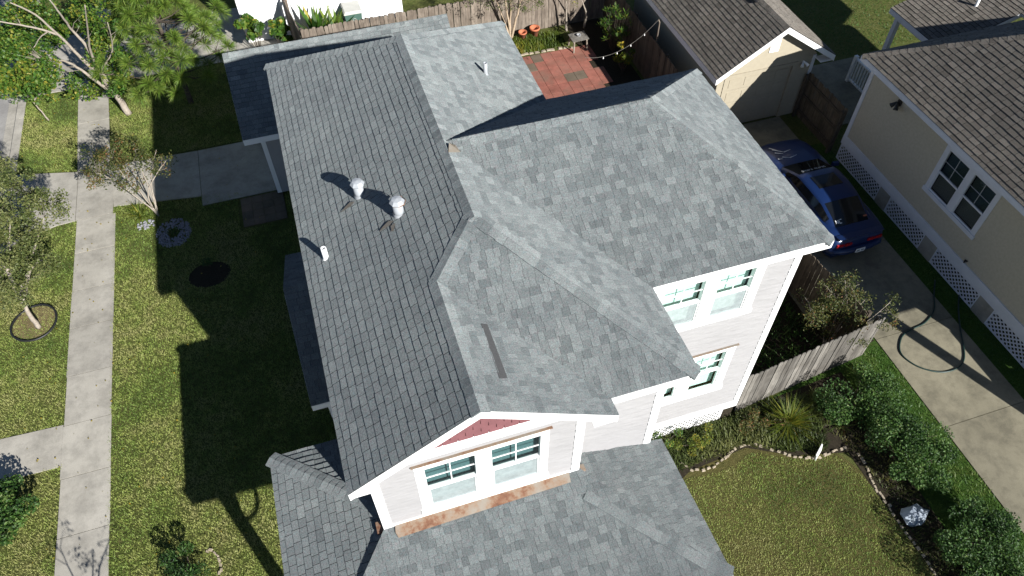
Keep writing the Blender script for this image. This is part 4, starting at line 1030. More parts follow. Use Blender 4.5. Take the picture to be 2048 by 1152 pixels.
# wheelie bin
bn = thing('wheelie_bin', 'green wheelie bin with a pale lid against the white house wall', 'bin', (3.05, 22.95, 0))
m1 = MB(); bx, by = 3.1, 22.9
m1.hexa([(bx - .27, by - .3, .06), (bx + .27, by - .3, .06), (bx + .27, by + .28, .06), (bx - .27, by + .28, .06)], [(bx - .34, by - .38, .98), (bx + .34, by - .38, .98), (bx + .34, by + .36, .98), (bx - .34, by + .36, .98)]); m1.build('bin_body', MT['bin'], bn)
m1 = MB(); m1.hexa([(bx - .37, by - .42, .985), (bx + .37, by - .42, .985), (bx + .37, by + .4, .985), (bx - .37, by + .4, .985)], [(bx - .31, by - .35, 1.08), (bx + .31, by - .35, 1.08), (bx + .33, by + .38, 1.1), (bx - .33, by + .38, 1.1)]); m1.build('lid', MT['bin_lid'], bn)
m1 = MB(); m1.cyl((bx - .3, by + .46, .98), (bx + .3, by + .46, .98), .02, .02, 8); m1.build('handle', MT['black'], bn)
m1 = MB(); m1.tube([(bx + .02 + .06 * math.cos(a_ / 10 * 6.283), by - .385 + .008, .72 + .06 * math.sin(a_ / 10 * 6.283)) for a_ in range(11)], .009, 5); m1.build('recycling_mark', MT['bin_lid'], bn)
for s_ in (-1, 1):
    m1 = MB(); m1.cyl((bx + s_ * .25, by + .3, .13), (bx + s_ * .3, by + .3, .13), .13, .13, 14); m1.build('wheel', MT['black'], bn)
# wooden garden table / bench
tb_ = thing('garden_table', 'small slatted wooden table standing at the edge of the red paver patio', 'table', (11.3, 18.95, 0))
cx, cy = 11.22, 18.95
m1 = MB()
for i in range(7): m1.bar((cx - .34, cy - .25 + i * .084, .5 - .006), (cx + .34, cy - .25 + i * .084 + .04, .5 - .006), .062, .025, tint=.6)
m1.build('table_top', MT['fence_grey'], tb_)
for dx, dy in ((-.26, -.22), (.26, -.19), (-.26, .22), (.26, .25)):
    m1 = MB(); m1.bar((cx + dx * 1.1, cy + dy * 1.35, 0), (cx + dx, cy + dy, .475), .05, .05, tint=1.); m1.build('leg', MT['fence'], tb_)
m1 = MB(); m1.lathe([(0, 0), (.07, 0), (.09, .07), (.075, .07), (.06, .015), (0, .01)], (cx + .02, cy + .05, .505), 12)
tag(m1.build('metal_bowl', MT['steel']), 'small shiny bowl resting on the slatted wooden table', 'bowl')
# terracotta pots
def pot(x, y, s, label, tip=0):
    m1 = MB(); m1.lathe([(0, 0), (.11 * s, 0), (.16 * s, .26 * s), (.185 * s, .26 * s), (.185 * s, .32 * s), (.15 * s, .32 * s), (.13 * s, .2 * s), (0, .2 * s)], (0, 0, 0), 18)
    o = m1.build('flower_pot', MT['terracotta'], None, True); o.location = (x, y, .0); o.rotation_euler = (0, 0, R.random())
    return tag(o, label, 'flower pot')
pot(9.36, 20.28, .95, 'smaller terracotta flower pot nearest the multi-stemmed tree, by the rear fence'); pot(9.88, 20.32, 1.15, 'larger terracotta flower pot by the rear fence, right of the smaller pot')
# line post with wire
ps = MB(); ps.tube([(12.95, 15.95, 0), (12.93, 15.93, 2.55), (12.86, 15.9, 2.68)], [.028, .028, .022], 8)
tag(ps.build('line_post', MT['fence'], None, True), 'slim pale post beside the back yard fence, holding the string of lights', 'post')
wv = MB(); a_ = V(12.86, 15.9, 2.68); b_ = V(9.3, 13.9, 3.2)
wp = [a_.lerp(b_, i / 16) - Z * (.45 * 4 * (i / 16) * (1 - i / 16)) for i in range(17)]
wv.tube(wp, .006, 4); 
ws = thing('string_light', 'thin sagging string of small bulbs hung from the line post over the patio', 'string lights', (12.86, 15.9, 2.6)); wv.build('wire', MT['fence_grey'], ws)
for i in (3, 6, 9, 12):
    bm_ = MB(); bm_.lathe([(.0, -.09), (.018, -.08), (.022, -.06), (.01, -.03), (.008, 0)], wp[i], 8); bm_.build('bulb', MT['white'], ws, True)
# loose things in the front bed
bgm = MB(); c0 = G(1830, 1030, .15)
rr = random.Random(5); prof = []
nv = 12
vv = []
for i, (rad, z) in enumerate(((.0, .30), (.16, .27), (.27, .19), (.30, .10), (.24, .0))):
    for k in range(nv):
        a_ = k / nv * 6.283; r_ = rad * (1 + rr.uniform(-.22, .22)) ; vv.append((c0.x + r_ * 1.15 * math.cos(a_), c0.y + r_ * .8 * math.sin(a_), z + rr.uniform(-.03, .03) + .01))
ff = [(i * nv + k, i * nv + (k + 1) % nv, (i + 1) * nv + (k + 1) % nv, (i + 1) * nv + k) for i in range(4) for k in range(nv)]
bgm.add(vv, ff); tag(bgm.build('plastic_bag', MT['bag']), 'crumpled pale plastic bag lying in the bed below the hedge', 'plastic bag')
sgm = MB(); c0 = G(1640, 908, .1); sgm.hexa([c0 + V(-.16, -.1, -.1), c0 + V(.14, .1, -.1), c0 + V(.13, .13, -.1), c0 + V(-.17, -.07, -.1)], [c0 + V(-.16, -.06, .1), c0 + V(.14, .16, .12), c0 + V(.13, .19, .12), c0 + V(-.17, -.03, .1)])
tag(sgm.build('white_board', MT['white']), 'small white board standing upright at the edge of the stone bordered bed', 'board')
# stone edging along the front bed: one border of laid stones
def stones(path, label, cat='edging', size=.105, m='stone', name='stone_edging', seed=1):
    mb = MB(); rr = random.Random(seed)
    p = smooth_path([Vector((x, y, 0)) for x, y in path], 8); acc = 0
    for a_, b_ in zip(p[:-1], p[1:]):
        acc += (b_ - a_).length
        if acc > size * .8:
            acc = 0; c = a_ + V(rr.uniform(-.03, .03), rr.uniform(-.03, .03), 0); d = (b_ - a_).normalized(); sd = d.cross(Z); L = size * rr.uniform(.4, .5); w = size * rr.uniform(.2, .34); h = rr.uniform(.02, .055)
            j = lambda: V(rr.uniform(-.012, .012), rr.uniform(-.012, .012), 0)
            mb.hexa([c - d * L - sd * w, c + d * L - sd * w, c + d * L + sd * w, c - d * L + sd * w], [c - d * L * .8 - sd * w * .8 + Z * h + j(), c + d * L * .8 - sd * w * .8 + Z * h + j(), c + d * L * .8 + sd * w * .8 + Z * h + j(), c - d * L * .8 + sd * w * .8 + Z * h + j()], rr.random())
    return tag(mb.build(name, MT[m]), label, cat)
g2 = lambda x, y: (G(x, y).x, G(x, y).y)
stones([g2(*p) for p in ((1360, 930), (1400, 942), (1440, 925), (1480, 893), (1520, 892), (1570, 910), (1610, 916), (1640, 914), (1672, 900), (1690, 897))], 'pale stone edging winding between the front lawn and the planted bed', seed=2)
stones([g2(*p) for p in ((1715, 905), (1732, 935), (1745, 965), (1762, 992), (1778, 1015), (1808, 1060), (1840, 1105), (1872, 1152))], 'brown stone edging along the foot of the right hand hedge', seed=3)
stones([g2(*p) for p in ((412, 1100), (428, 1104), (440, 1120), (442, 1140), (438, 1160))], 'short arc of pale edging stones beside the round lawn shrub', seed=4, size=.1)
stones([(7.9, 19.1), (8.8, 19.2), (10.4, 19.15), (11.1, 18.95)], 'low pale edging between the red patio and the rear planting', seed=5, size=.2)
# black edging ring round the street tree
em = MB(); em.tube([(-8.19 + .60 * math.cos(a_ / 36 * 6.283), 11.12 + .64 * math.sin(a_ / 36 * 6.283), .05 + .02 * math.sin(a_ / 36 * 12.6)) for a_ in range(37)], .03, 6, cap=False)
tag(em.build('edging_ring', MT['black'], None, True), 'black rubber edging ring lying round the young street tree', 'edging ring')
# white gravel bed
gm = MB(); rr = random.Random(9)
for i in range(420):
    a_ = rr.random() * 6.283; q_ = math.sqrt(rr.uniform(.12, 1)); x, y = -4.32 + .52 * q_ * math.cos(a_), 13.55 + .62 * q_ * math.sin(a_); s_ = rr.uniform(.015, .035)
    gm.hexa([(x - s_, y - s_, 0), (x + s_, y - s_, 0), (x + s_, y + s_, 0), (x - s_, y + s_, 0)], [(x - s_ * .6, y - s_ * .5, s_ * 1.3), (x + s_ * .5, y - s_ * .6, s_ * 1.3), (x + s_ * .6, y + s_ * .5, s_ * 1.3), (x - s_ * .5, y + s_ * .6, s_ * 1.3)])
for i in range(40):
    x, y = rr.uniform(-5.4, -4.9), rr.uniform(14.0, 14.35); s_ = rr.uniform(.02, .04)
    gm.hexa([(x - s_, y - s_, 0), (x + s_, y - s_, 0), (x + s_, y + s_, 0), (x - s_, y + s_, 0)], [(x - s_ * .6, y - s_ * .5, s_ * 1.3), (x + s_ * .5, y - s_ * .6, s_ * 1.3), (x + s_ * .6, y + s_ * .5, s_ * 1.3), (x - s_ * .5, y + s_ * .6, s_ * 1.3)])
tag(gm.build('gravel', MT['white_stone']), kind='stuff', label='white gravel scattered round the small shaded plant', cat='gravel')

# ================================================================== PLANTS
def leaf_quads(C, size, rs, aspect=.5, up=.35, droop=0.):
    """diamond leaves at points C with random headings"""
    n = len(C)
    nrm = rs.normal(size=(n, 3)); nrm[:, 2] = np.abs(nrm[:, 2]) + up * 2; nrm /= np.linalg.norm(nrm, axis=1)[:, None]
    t = rs.normal(size=(n, 3)); t -= (t * nrm).sum(1)[:, None] * nrm; t /= np.linalg.norm(t, axis=1)[:, None]
    t[:, 2] -= droop; b = np.cross(nrm, t)
    L = (size * rs.uniform(.65, 1.3, n))[:, None]; W = L * aspect
    base = C - t * L * .5; tip = C + t * L * .5; m = C - t * L * .06
    return np.stack([base, m + b * W * .5 + nrm * L * .06, tip, m - b * W * .5 + nrm * L * .06], 1)
def clump_points(c, r, n, rs, flat=.8, shell=.35):
    d = rs.normal(size=(n, 3)); d /= np.linalg.norm(d, axis=1)[:, None]
    q = (shell + (1 - shell) * rs.uniform(0, 1, n) ** .6)[:, None]
    p = d * q * r; p[:, 2] *= flat
    return p + np.array(c)
def limb(mb, pts, r0, r1, n=7):
    p = smooth_path([Vector(q) for q in pts], 4); k = len(p)
    p = [q + V(R.uniform(-1, 1), R.uniform(-1, 1), 0) * .012 for q in p]
    mb.tube(p, [r0 + (r1 - r0) * i / (k - 1) for i in range(k)], n)
    return p
def twigs(mb, ends, start_pts, rs, r=.012):
    for e in ends:
        e = Vector(e)
        s = min(start_pts, key=lambda q: (q - e).length + max(0, q.z - e.z) * 1.5)
        if (s - e).length > 1.1: continue
        m = s.lerp(e, .5) + V(*(rs.normal(size=3) * .08))
        mb.tube([s, m, e], [r, r * .7, r * .35], 4, cap=False)
def plant(name, label, cat, base, trunk, crown, tm, cm, group=None):
    t = thing(name, label, cat, base, group)
    if trunk is not None and trunk.f: trunk.build('trunk', tm, t, True)
    crown.build('crown', cm, t)
    return t
def px_clumps(regions, rs):
    """regions: (x0,x1,y0,y1,z0,z1,count) in the photograph -> world centres"""
    out = []
    for x0, x1, y0, y1, z0, z1, n in regions:
        for _ in range(n): out.append(tuple(G(rs.uniform(x0, x1), rs.uniform(y0, y1), rs.uniform(z0, z1))))
    return out
def P3(*l): return [G(*q) for q in l]

# tall branching tree at the corner of the drive, upper left
rs = np.random.RandomState(1)
tr_, cr_ = MB(), MB()
sk_ = []
sk_ += limb(tr_, P3((257, 228, 0), (240, 200, .6), (222, 176, 1.15), (205, 152, 1.75), (194, 134, 2.1)), .125, .085)
sk_ += limb(tr_, P3((232, 190, .8), (200, 168, 1.5), (162, 140, 2.2), (126, 121, 2.8), (86, 123, 3.2)), .07, .02)
sk_ += limb(tr_, P3((205, 152, 1.75), (180, 132, 2.3), (156, 110, 2.8), (117, 70, 3.7), (70, 29, 4.6), (20, 5, 5.2)), .075, .018)
sk_ += limb(tr_, P3((194, 134, 2.1), (171, 90, 3.1), (144, 61, 3.7), (122, 29, 4.5), (95, -5, 5.2)), .06, .02)
sk_ += limb(tr_, P3((117, 70, 3.7), (75, 57, 4.1), (30, 48, 4.5), (-20, 40, 4.8)), .04, .015)
sk_ += limb(tr_, P3((96, 63, 3.9), (80, 75, 4.0), (68, 95, 4.0)), .025, .01)
sk_ += limb(tr_, P3((194, 134, 2.1), (180, 100, 3.0), (176, 60, 4.0), (170, 10, 5.2)), .05, .015)
sk_ += limb(tr_, P3((200, 145, 1.95), (225, 100, 2.8), (215, 45, 4.2)), .04, .012)
cl = px_clumps([(-30, 105, 95, 185, 2.3, 3.6, 62), (-40, 60, 40, 110, 2.8, 3.8, 34), (-30, 100, -40, 40, 3.2, 4.6, 34), (150, 245, -30, 60, 2.4, 4.0, 30), (175, 240, 60, 120, 1.8, 2.8, 18), (215, 255, 110, 190, .9, 1.9, 16), (130, 215, 150, 190, .6, 1.2, 7), (60, 140, 20, 110, 1.8, 2.6, 20)], rs)
for c in cl:
    n = rs.randint(90, 170); p = clump_points(c, rs.uniform(.22, .44), n, rs)
    cr_.quads(leaf_quads(p, .10, rs, .75), np.clip(rs.normal(.55, .17, n) + rs.uniform(-.14, .2), 0, .92))
twigs(tr_, cl, sk_, rs, .008)
plant('shade_tree', 'tall pale-trunked tree with yellowing green leaves leaning over the sidewalk, upper left corner', 'tree', tuple(G(257, 228)), tr_, cr_, MT['bark_pale'], MT['leaf_broad'])

# pine beside it
rs = np.random.RandomState(2)
tr_, cr_ = MB(), MB()
pb_ = G(382, 205); px_, py_ = pb_.x, pb_.y
limb(tr_, [(px_, py_, 0), (px_ + .03, py_, 1.5), (px_ - .03, py_ + .04, 3.5), (px_, py_, 5.), (px_, py_, 5.9)], .10, .02)
def tuft(c, r, d, n):
    v = rs.normal(size=(n, 3)); v /= np.linalg.norm(v, axis=1)[:, None]; v += np.array(d) * .9; v /= np.linalg.norm(v, axis=1)[:, None]
    L = r * rs.uniform(.75, 1.1, n)[:, None]; s = rs.normal(size=(n, 3)); s = np.cross(v, s); s /= np.linalg.norm(s, axis=1)[:, None]
    c = np.array(c) - np.array(d) * r * .25; tip = c + v * L; tip[:, 2] -= .12 * L[:, 0]
    a = c + v * L * .03 - s * .006; b = c + v * L * .03 + s * .006; m = c + v * L * .6
    q = np.stack([a, m - s * .007, tip, m + s * .007], 1)
    cr_.quads(q, np.clip(rs.normal(.5, .22, n), 0, 1))
for i in range(9):
    z = 1.2 + i * .52; rad = max(.6, 2.5 * (1 - (z - 1.2) / 6.2)); nb_ = 8 if z < 4 else 6
    for k in range(nb_):
        a_ = k / nb_ * 6.283 + i * 1.1 + rs.uniform(-.35, .35); rr_ = rad * rs.uniform(.6, 1.1)
        d = np.array([math.cos(a_), math.sin(a_), 0]); e = np.array([px_, py_, z + rr_ * .35]) + d * rr_
        tr_.tube([(px_, py_, z), tuple(np.array([px_, py_, z + rr_ * .1]) + d * rr_ * .5), tuple(e)], [.03, .022, .01], 5, cap=False)
        tuft(e, rs.uniform(.34, .44), d * .5 + np.array([0, 0, .55]), 230)
        for f_ in (.45, .75):
            c2 = np.array([px_, py_, z + rr_ * .32 * f_]) + d * rr_ * f_
            sd = np.array([-d[1], d[0], 0]) * rs.choice((-1, 1))
            c3 = c2 + sd * rs.uniform(.3, .6) * min(1, rad) + np.array([0, 0, rs.uniform(.05, .25)])
            if rs.uniform() < .6:
                tr_.tube([tuple(c2), tuple(c3)], [.014, .007], 4, cap=False); tuft(c3, rs.uniform(.3, .4), sd * .4 + d * .3 + np.array([0, 0, .55]), 190)
tuft((px_, py_, 6.0), .5, np.array([0, 0, 1]), 150)
plant('pine_tree', 'young pine with long needle tufts between the branching tree and the grey garage roof', 'tree', (px_, py_, 0), tr_, cr_, MT['bark_dark'], MT['leaf_pine'])

def small_tree(name, label, stems, regions, leaf, per, size, lm, tm, seed, rad=(.16, .32), tint=.5, tw=.008, r0=.035, asp=.5, cat='tree'):
    rs = np.random.RandomState(seed); tr_, cr_ = MB(), MB(); sk_ = []
    for s in stems: sk_ += limb(tr_, P3(*s), r0, .008, 6)
    cl = px_clumps(regions, rs)
    for c in cl:
        n = int(per * rs.uniform(.6, 1.4)); p = clump_points(c, rs.uniform(*rad), n, rs, .9, .1)
        cr_.quads(leaf_quads(p, size, rs, asp), np.clip(rs.normal(tint, .2, n) + rs.uniform(-.15, .25), 0, 1))
    twigs(tr_, cl, sk_, rs, tw)
    return plant(name, label, cat, tuple(G(*stems[0][0])), tr_, cr_, tm, lm)
small_tree('crepe_myrtle', 'small multi-stemmed crepe myrtle with sparse reddish leaves beside the shaded left driveway',
    [[(318, 432, 0), (304, 417, .2), (282, 402, .5), (252, 378, 1.0), (225, 360, 1.4), (195, 345, 1.8)], [(317, 431, 0), (305, 415, .25), (289, 395, .6), (271, 371, 1.1), (247, 350, 1.5), (225, 315, 2.1)], [(316, 430, 0), (310, 410, .35), (300, 380, .9), (284, 341, 1.6), (270, 300, 2.3)], [(316, 430, 0), (312, 410, .35), (303, 370, 1.), (305, 335, 1.6), (312, 300, 2.2)], [(305, 415, .25), (296, 385, .9), (312, 350, 1.4), (332, 322, 1.8)]],
    [(168, 215, 335, 365, 1.4, 1.9, 7), (185, 250, 290, 345, 1.6, 2.3, 14), (225, 300, 270, 335, 1.7, 2.4, 20), (230, 290, 340, 385, 1.1, 1.6, 8), (295, 345, 295, 350, 1.4, 2.1, 7), (170, 235, 300, 380, 1.2, 1.8, 7)], None, 75, .075, MT['leaf_myrtle'], MT['bark_pale'], 3, tint=.48, tw=.005, r0=.028)
small_tree('street_tree', 'dense olive-leaved young street tree standing in the black edging ring, at the left edge',
    [[(78, 655, 0), (62, 632, .5), (46, 606, 1.0), (30, 575, 1.5), (20, 520, 2.4), (20, 440, 3.4)], [(46, 606, 1.0), (55, 560, 1.7), (70, 490, 2.6), (90, 430, 3.2)], [(30, 575, 1.5), (10, 530, 2.1), (-30, 480, 2.8)], [(40, 590, 1.3), (60, 540, 1.9), (85, 520, 2.1)]],
    [(-60, 60, 350, 450, 2.6, 3.9, 26), (-60, 90, 440, 540, 1.9, 3.2, 30), (-50, 70, 530, 610, 1.3, 2.3, 18), (60, 120, 385, 440, 2.6, 3.3, 9), (70, 110, 500, 560, 1.6, 2.2, 5), (-20, 50, 310, 360, 3.2, 4.1, 5)], None, 200, .075, MT['leaf_olive'], MT['bark_pale'], 4, rad=(.18, .38), r0=.075, tw=.005, tint=.66)
small_tree('sapling', 'thin-trunked sapling on the grass verge between kerb and sidewalk, upper left',
    [[(98, 241, 0), (82, 222, .4), (66, 203, .85), (50, 180, 1.4), (40, 150, 2.0)], [(66, 203, .85), (85, 180, 1.3), (95, 165, 1.6)]],
    [(10, 110, 140, 200, 1.0, 2.1, 14)], None, 90, .085, MT['leaf_broad'], MT['bark_pale'], 5, r0=.03, tw=.006)
small_tree('crepe_myrtle', 'bushy many-stemmed crepe myrtle with sparse olive leaves inside the driveway fence corner',
    [[(1645, 702, 0), (1648, 670, .45), (1652, 645, .8), (1645, 620, 1.2), (1660, 585, 1.8)], [(1645, 702, 0), (1658, 668, .5), (1675, 630, 1.1), (1690, 590, 1.8), (1690, 560, 2.2)], [(1646, 702, 0), (1660, 680, .4), (1695, 640, 1.1), (1730, 600, 1.8)], [(1650, 695, .1), (1690, 668, .6), (1730, 645, 1.1), (1780, 605, 1.8)], [(1650, 692, .1), (1645, 655, .7), (1625, 620, 1.3), (1610, 595, 1.7)], [(1655, 690, .1), (1700, 680, .5), (1740, 665, .9)], [(1650, 690, .1), (1680, 650, .8), (1710, 600, 1.6), (1700, 570, 2.0)]],
    [(1600, 660, 575, 640, 1.2, 2.0, 0), (1600, 1650, 585, 650, 1.0, 1.8, 16), (1640, 1720, 555, 620, 1.5, 2.3, 26), (1700, 1790, 580, 650, 1.2, 1.9, 18), (1650, 1740, 620, 690, .6, 1.3, 20)], None, 80, .06, MT['leaf_myrtle'], MT['bark_pale'], 6, rad=(.14, .3), r0=.015, tint=.42, tw=.005)
small_tree('garden_tree', 'multi-stemmed pale tree at the end of the rear fence beside the terracotta pots',
    [[(1018, 78, 0), (1012, 50, .7), (1000, 20, 1.4), (985, -20, 2.4)], [(1020, 78, 0), (1020, 45, .8), (1022, 10, 1.7), (1020, -30, 2.7)], [(1022, 78, 0), (1030, 45, .8), (1040, 10, 1.6), (1050, -30, 2.6)], [(1021, 76, 0), (1016, 40, 1.0), (1010, 0, 2.0), (1005, -40, 3.0)]],
    [(930, 1000, -30, 15, 1.8, 3.0, 14), (990, 1060, -40, 22, 1.5, 3.0, 16), (1040, 1090, -30, 12, 1.8, 2.8, 7)], None, 45, .07, MT['leaf_olive'], MT['bark_tan'], 7, r0=.06)
small_tree('garden_tree', 'slim bare-branched tree with a white painted trunk near the slatted table, at the top edge',
    [[(1133, 62, 0), (1132, 40, .5), (1133, 15, 1.1), (1130, -10, 1.7), (1120, -40, 2.4)], [(1168, 55, .2), (1172, 28, .9), (1165, 5, 1.5), (1150, -25, 2.2)]],
    [(1080, 1160, -40, 8, 1.6, 2.6, 8)], None, 35, .07, MT['leaf_yellow'], MT['bark_pale'], 8, r0=.055)
# off the lower edge: the thin tree whose bare shadow falls on the sidewalk
small_tree('crepe_myrtle', 'thin bare crepe myrtle just below the lower edge, shadowing the sidewalk',
    [[(210, 1330, 0), (220, 1330, 1.2), (250, 1340, 2.2)], [(210, 1330, 0), (190, 1330, 1.3), (170, 1350, 2.3)], [(212, 1330, 0), (235, 1320, 1.4), (300, 1340, 2.4)]],
    [(120, 320, 1300, 1420, 2.0, 2.6, 9)], None, 16, .08, MT['leaf_myrtle'], MT['bark_tan'], 9, r0=.025)

def bush(name, label, c, rx, ry, h, n, size, lm, seed, asp=.55, cat='shrub', group=None, tint=.5, lobes=9, up=.3):
    rs = np.random.RandomState(seed); cr_, tr_ = MB(), MB()
    for i in range(lobes):
        a_ = rs.uniform(0, 6.283); q = math.sqrt(rs.uniform(0, .75)); lc = (c[0] + rx * q * math.cos(a_), c[1] + ry * q * math.sin(a_), h * rs.uniform(.3, .72)); lr = rs.uniform(.3, .5) * min(rx, ry)
        lr = max(lr, .12); k = n // lobes
        p = clump_points(lc, lr, k, rs, .9, .5); p = p[p[:, 2] > .02]
        cr_.quads(leaf_quads(p, size, rs, asp, up), np.clip(rs.normal(tint, .2, len(p)) + rs.uniform(-.2, .2), 0, 1))
        tr_.tube([(c[0], c[1], 0), (c[0] * .4 + lc[0] * .6, c[1] * .4 + lc[1] * .6, lc[2] * .55), lc], [.015, .011, .005], 4, cap=False)
    return plant(name, label, cat, (c[0], c[1], 0), tr_, cr_, MT['bark_dark'], lm, group)
HG = 'hedge shrubs beside the driveway lawn'
bush('hedge_shrub', 'glossy dark hedge shrub farthest up the row, nearest the grey fence', (12.2, 1.7), 1.15, .85, 1.0, 6400, .062, MT['leaf_hedge'], 21, group=HG, lobes=16)
bush('hedge_shrub', 'glossy hedge shrub next to the lush grass strip, second down the row from the fence', (12.45, .55), 1.15, .9, .95, 6400, .062, MT['leaf_hedge'], 22, group=HG, lobes=16)
bush('hedge_shrub', 'paler sunlit hedge shrub above the plastic bag in the planted bed', (12.6, -.3), .85, .65, .85, 4200, .062, MT['leaf_hedge'], 23, group=HG, tint=.62, lobes=13)
bush('hedge_shrub', 'tall dark hedge shrub just below the plastic bag', (12.5, -2.25), .9, .75, 1.05, 5400, .062, MT['leaf_hedge'], 24, group=HG, lobes=16)
bush('hedge_shrub', 'large dark hedge shrub nearest the lower right corner', (12.4, -3.2), 1.1, .9, 1.1, 6000, .062, MT['leaf_hedge'], 25, group=HG, lobes=17)
bush('hedge_shrub', 'low yellowish hedge shrub at the grass edge in the lower right', (13.05, -1.9), .45, .5, .6, 1500, .06, MT['leaf_hedge'], 26, group=HG, tint=.72)
bush('low_bush', 'bright green leafy bush at the left edge in front of the lower left walk', (-8.0, 5.15), .75, .8, .95, 3600, .085, MT['leaf_hedge'], 27, tint=.6, lobes=14)
bush('lawn_shrub', 'dark rounded shrub on the lawn inside the short stone arc, near the lower edge', (-4.32, 2.55), .5, .5, .8, 2200, .075, MT['leaf_hedge'], 28, asp=.35, tint=.45)
bush('bed_plant', 'dark little plant in the middle of the white gravel', (-4.3, 13.5), .16, .16, .25, 160, .06, MT['leaf_hedge'], 29, lobes=3)
bush('bed_plant', 'slender green plant in the shaded round soil bed on the lawn', (-3.3, 11.75), .2, .2, .5, 200, .08, MT['leaf_hedge'], 30, asp=.25, lobes=3)
bush('tall_vine', 'tall vine with big heart-shaped leaves and a yellow flower beside the white house corner', (-.75, 22.3), .42, .45, 2.3, 560, .19, MT['leaf_broad'], 31, asp=.9, tint=.5, lobes=9)
bush('tall_vine', 'tall leafy vine standing just left of the white wall fence panel', (.15, 22.2), .38, .45, 2.1, 480, .18, MT['leaf_broad'], 32, asp=.9, tint=.5, lobes=8)
bush('low_bush', 'low leafy bush behind the end of the grey garage roof', (-1.0, 20.9), 1.3, .5, .7, 1500, .10, MT['leaf_broad'], 33, tint=.4)
bush('yellow_bush', 'yellow-green bush with reddish leaves against the shaded side fence of the back yard', (12.25, 16.9), .34, .45, 1.5, 420, .13, MT['leaf_yellow'], 34, asp=.5, tint=.55)
bush('flowering_weed', 'leafy climber leaning against the white lattice skirt of the house', (6.9, 2.15), .65, .25, .75, 800, .055, MT['leaf_broad'], 35, tint=.45)
bush('flowering_weed', 'yellow flowered weedy bush in the middle of the front planting bed', (7.9, 1.95), .8, .3, .5, 1200, .045, MT['leaf_yellow'], 36, tint=.42, lobes=12)
bush('brown_shrub', 'half dead brownish shrub in the front bed beside the ornamental grass', (9.65, 1.95), .75, .42, .62, 1600, .045, MT['leaf_myrtle'], 37, tint=.55, lobes=12)
bush('young_shoot', 'thin leafy shoot rising above the house eave beside the garage wall', (13.3, 11.5), .12, .12, 1.9, 60, .1, MT['leaf_yellow'], 38, lobes=3)

def spiky(name, label, c, n, L, w, lm, seed, cat, spread=.9, tint=.5, z0=0):
    rs = np.random.RandomState(seed); cr_ = MB()
    for i in range(n):
        a_ = rs.uniform(0, 6.283); e = rs.uniform(.25, 1.3) * spread; l = L * rs.uniform(.6, 1.1)
        d = np.array([math.cos(a_) * math.sin(e), math.sin(a_) * math.sin(e), math.cos(e)]); s = np.array([-math.sin(a_), math.cos(a_), 0]) * w * .5
        b = np.array([c[0] + rs.normal() * .04, c[1] + rs.normal() * .04, z0]); m = b + d * l * .55; tip = b + d * l + np.array([math.cos(a_), math.sin(a_), -.5]) * l * .16 * spread
        t = float(np.clip(rs.normal(tint, .2), 0, 1))
        cr_.add([b - s * .6, b + s * .6, m + s, m - s, tip], [(0, 1, 2, 3), (3, 2, 4)], t)
    t = thing(name, label, cat, (c[0], c[1], z0)); cr_.build('leaves', lm, t); return t
spiky('ornamental_grass', 'fountain of long yellow-green grass blades in the front bed below the grey fence', (10.35, 1.75), 260, .85, .014, MT['leaf_yellow'], 41, 'grass clump', 1.0, .42)
spiky('yucca', 'star-shaped yucca rosette in the dark soil right of the ornamental grass', (11.45, 1.75), 46, .5, .04, MT['leaf_olive'], 42, 'yucca', 1.1, .55)
spiky('yucca', 'smaller star-shaped yucca closest to the stone edging, below the other yucca', (11.55, 1.3), 34, .4, .035, MT['leaf_olive'], 43, 'yucca', 1.1, .55)
spiky('lily_clump', 'clump of strappy green leaves beside the driveway next to the small crepe myrtle', (-5.3, 14.65), 70, .55, .022, MT['leaf_yellow'], 44, 'lily', 1.2, .4)
spiky('canna_clump', 'clump of broad upright leaves behind the rear fence, left of the wheelie bin', (1.55, 22.3), 40, 1.75, .2, MT['leaf_broad'], 45, 'canna', .55, .38)
spiky('canna_clump', 'clump of broad leaves behind the rear fence nearest the wheelie bin', (2.25, 22.3), 34, 1.55, .2, MT['leaf_broad'], 46, 'canna', .6, .42)
spiky('spiky_plant', 'dark spiky plant poking up behind the shaded house roof, at the patio edge', (10.6, 14.9), 22, .8, .03, MT['leaf_hedge'], 47, 'spiky plant', 1.1, .4)
spiky('spiky_plant', 'pale grassy plant at the right hand corner of the red patio', (11.35, 15.2), 50, .7, .02, MT['leaf_yellow'], 48, 'spiky plant', 1., .6)
# oleander: many whorls of long leaves
rs = np.random.RandomState(50); ol, ot = MB(), MB(); oc = (12.35, 18.2)
for i in range(46):
    a_ = rs.uniform(0, 6.283); q = math.sqrt(rs.uniform()) * .7; z = rs.uniform(.7, 2.1) * (1 - .25 * q); p = np.array([oc[0] + q * .8 * math.cos(a_), oc[1] + q * math.sin(a_), z])
    ot.tube([(oc[0], oc[1], 0), tuple((p + np.array([oc[0], oc[1], 0])) / 2 + np.array([0, 0, .15])), tuple(p)], [.014, .01, .005], 4, cap=False)
    for k in range(13):
        b_ = rs.uniform(0, 6.283); e = rs.uniform(.3, 1.5); d = np.array([math.cos(b_) * math.sin(e), math.sin(b_) * math.sin(e), math.cos(e)]); s = np.cross(d, [0, 0, 1.]); s /= (np.linalg.norm(s) + 1e-6); l = rs.uniform(.16, .26)
        ol.add([p, p + d * l * .5 + s * .018, p + d * l, p + d * l * .5 - s * .018], [(0, 1, 2, 3)], float(np.clip(rs.normal(.5, .2), 0, 1)))
plant('oleander', 'tall oleander with narrow green leaves in the shaded back yard corner', 'shrub', (oc[0], oc[1], 0), ot, ol, MT['bark_dark'], MT['leaf_broad'])

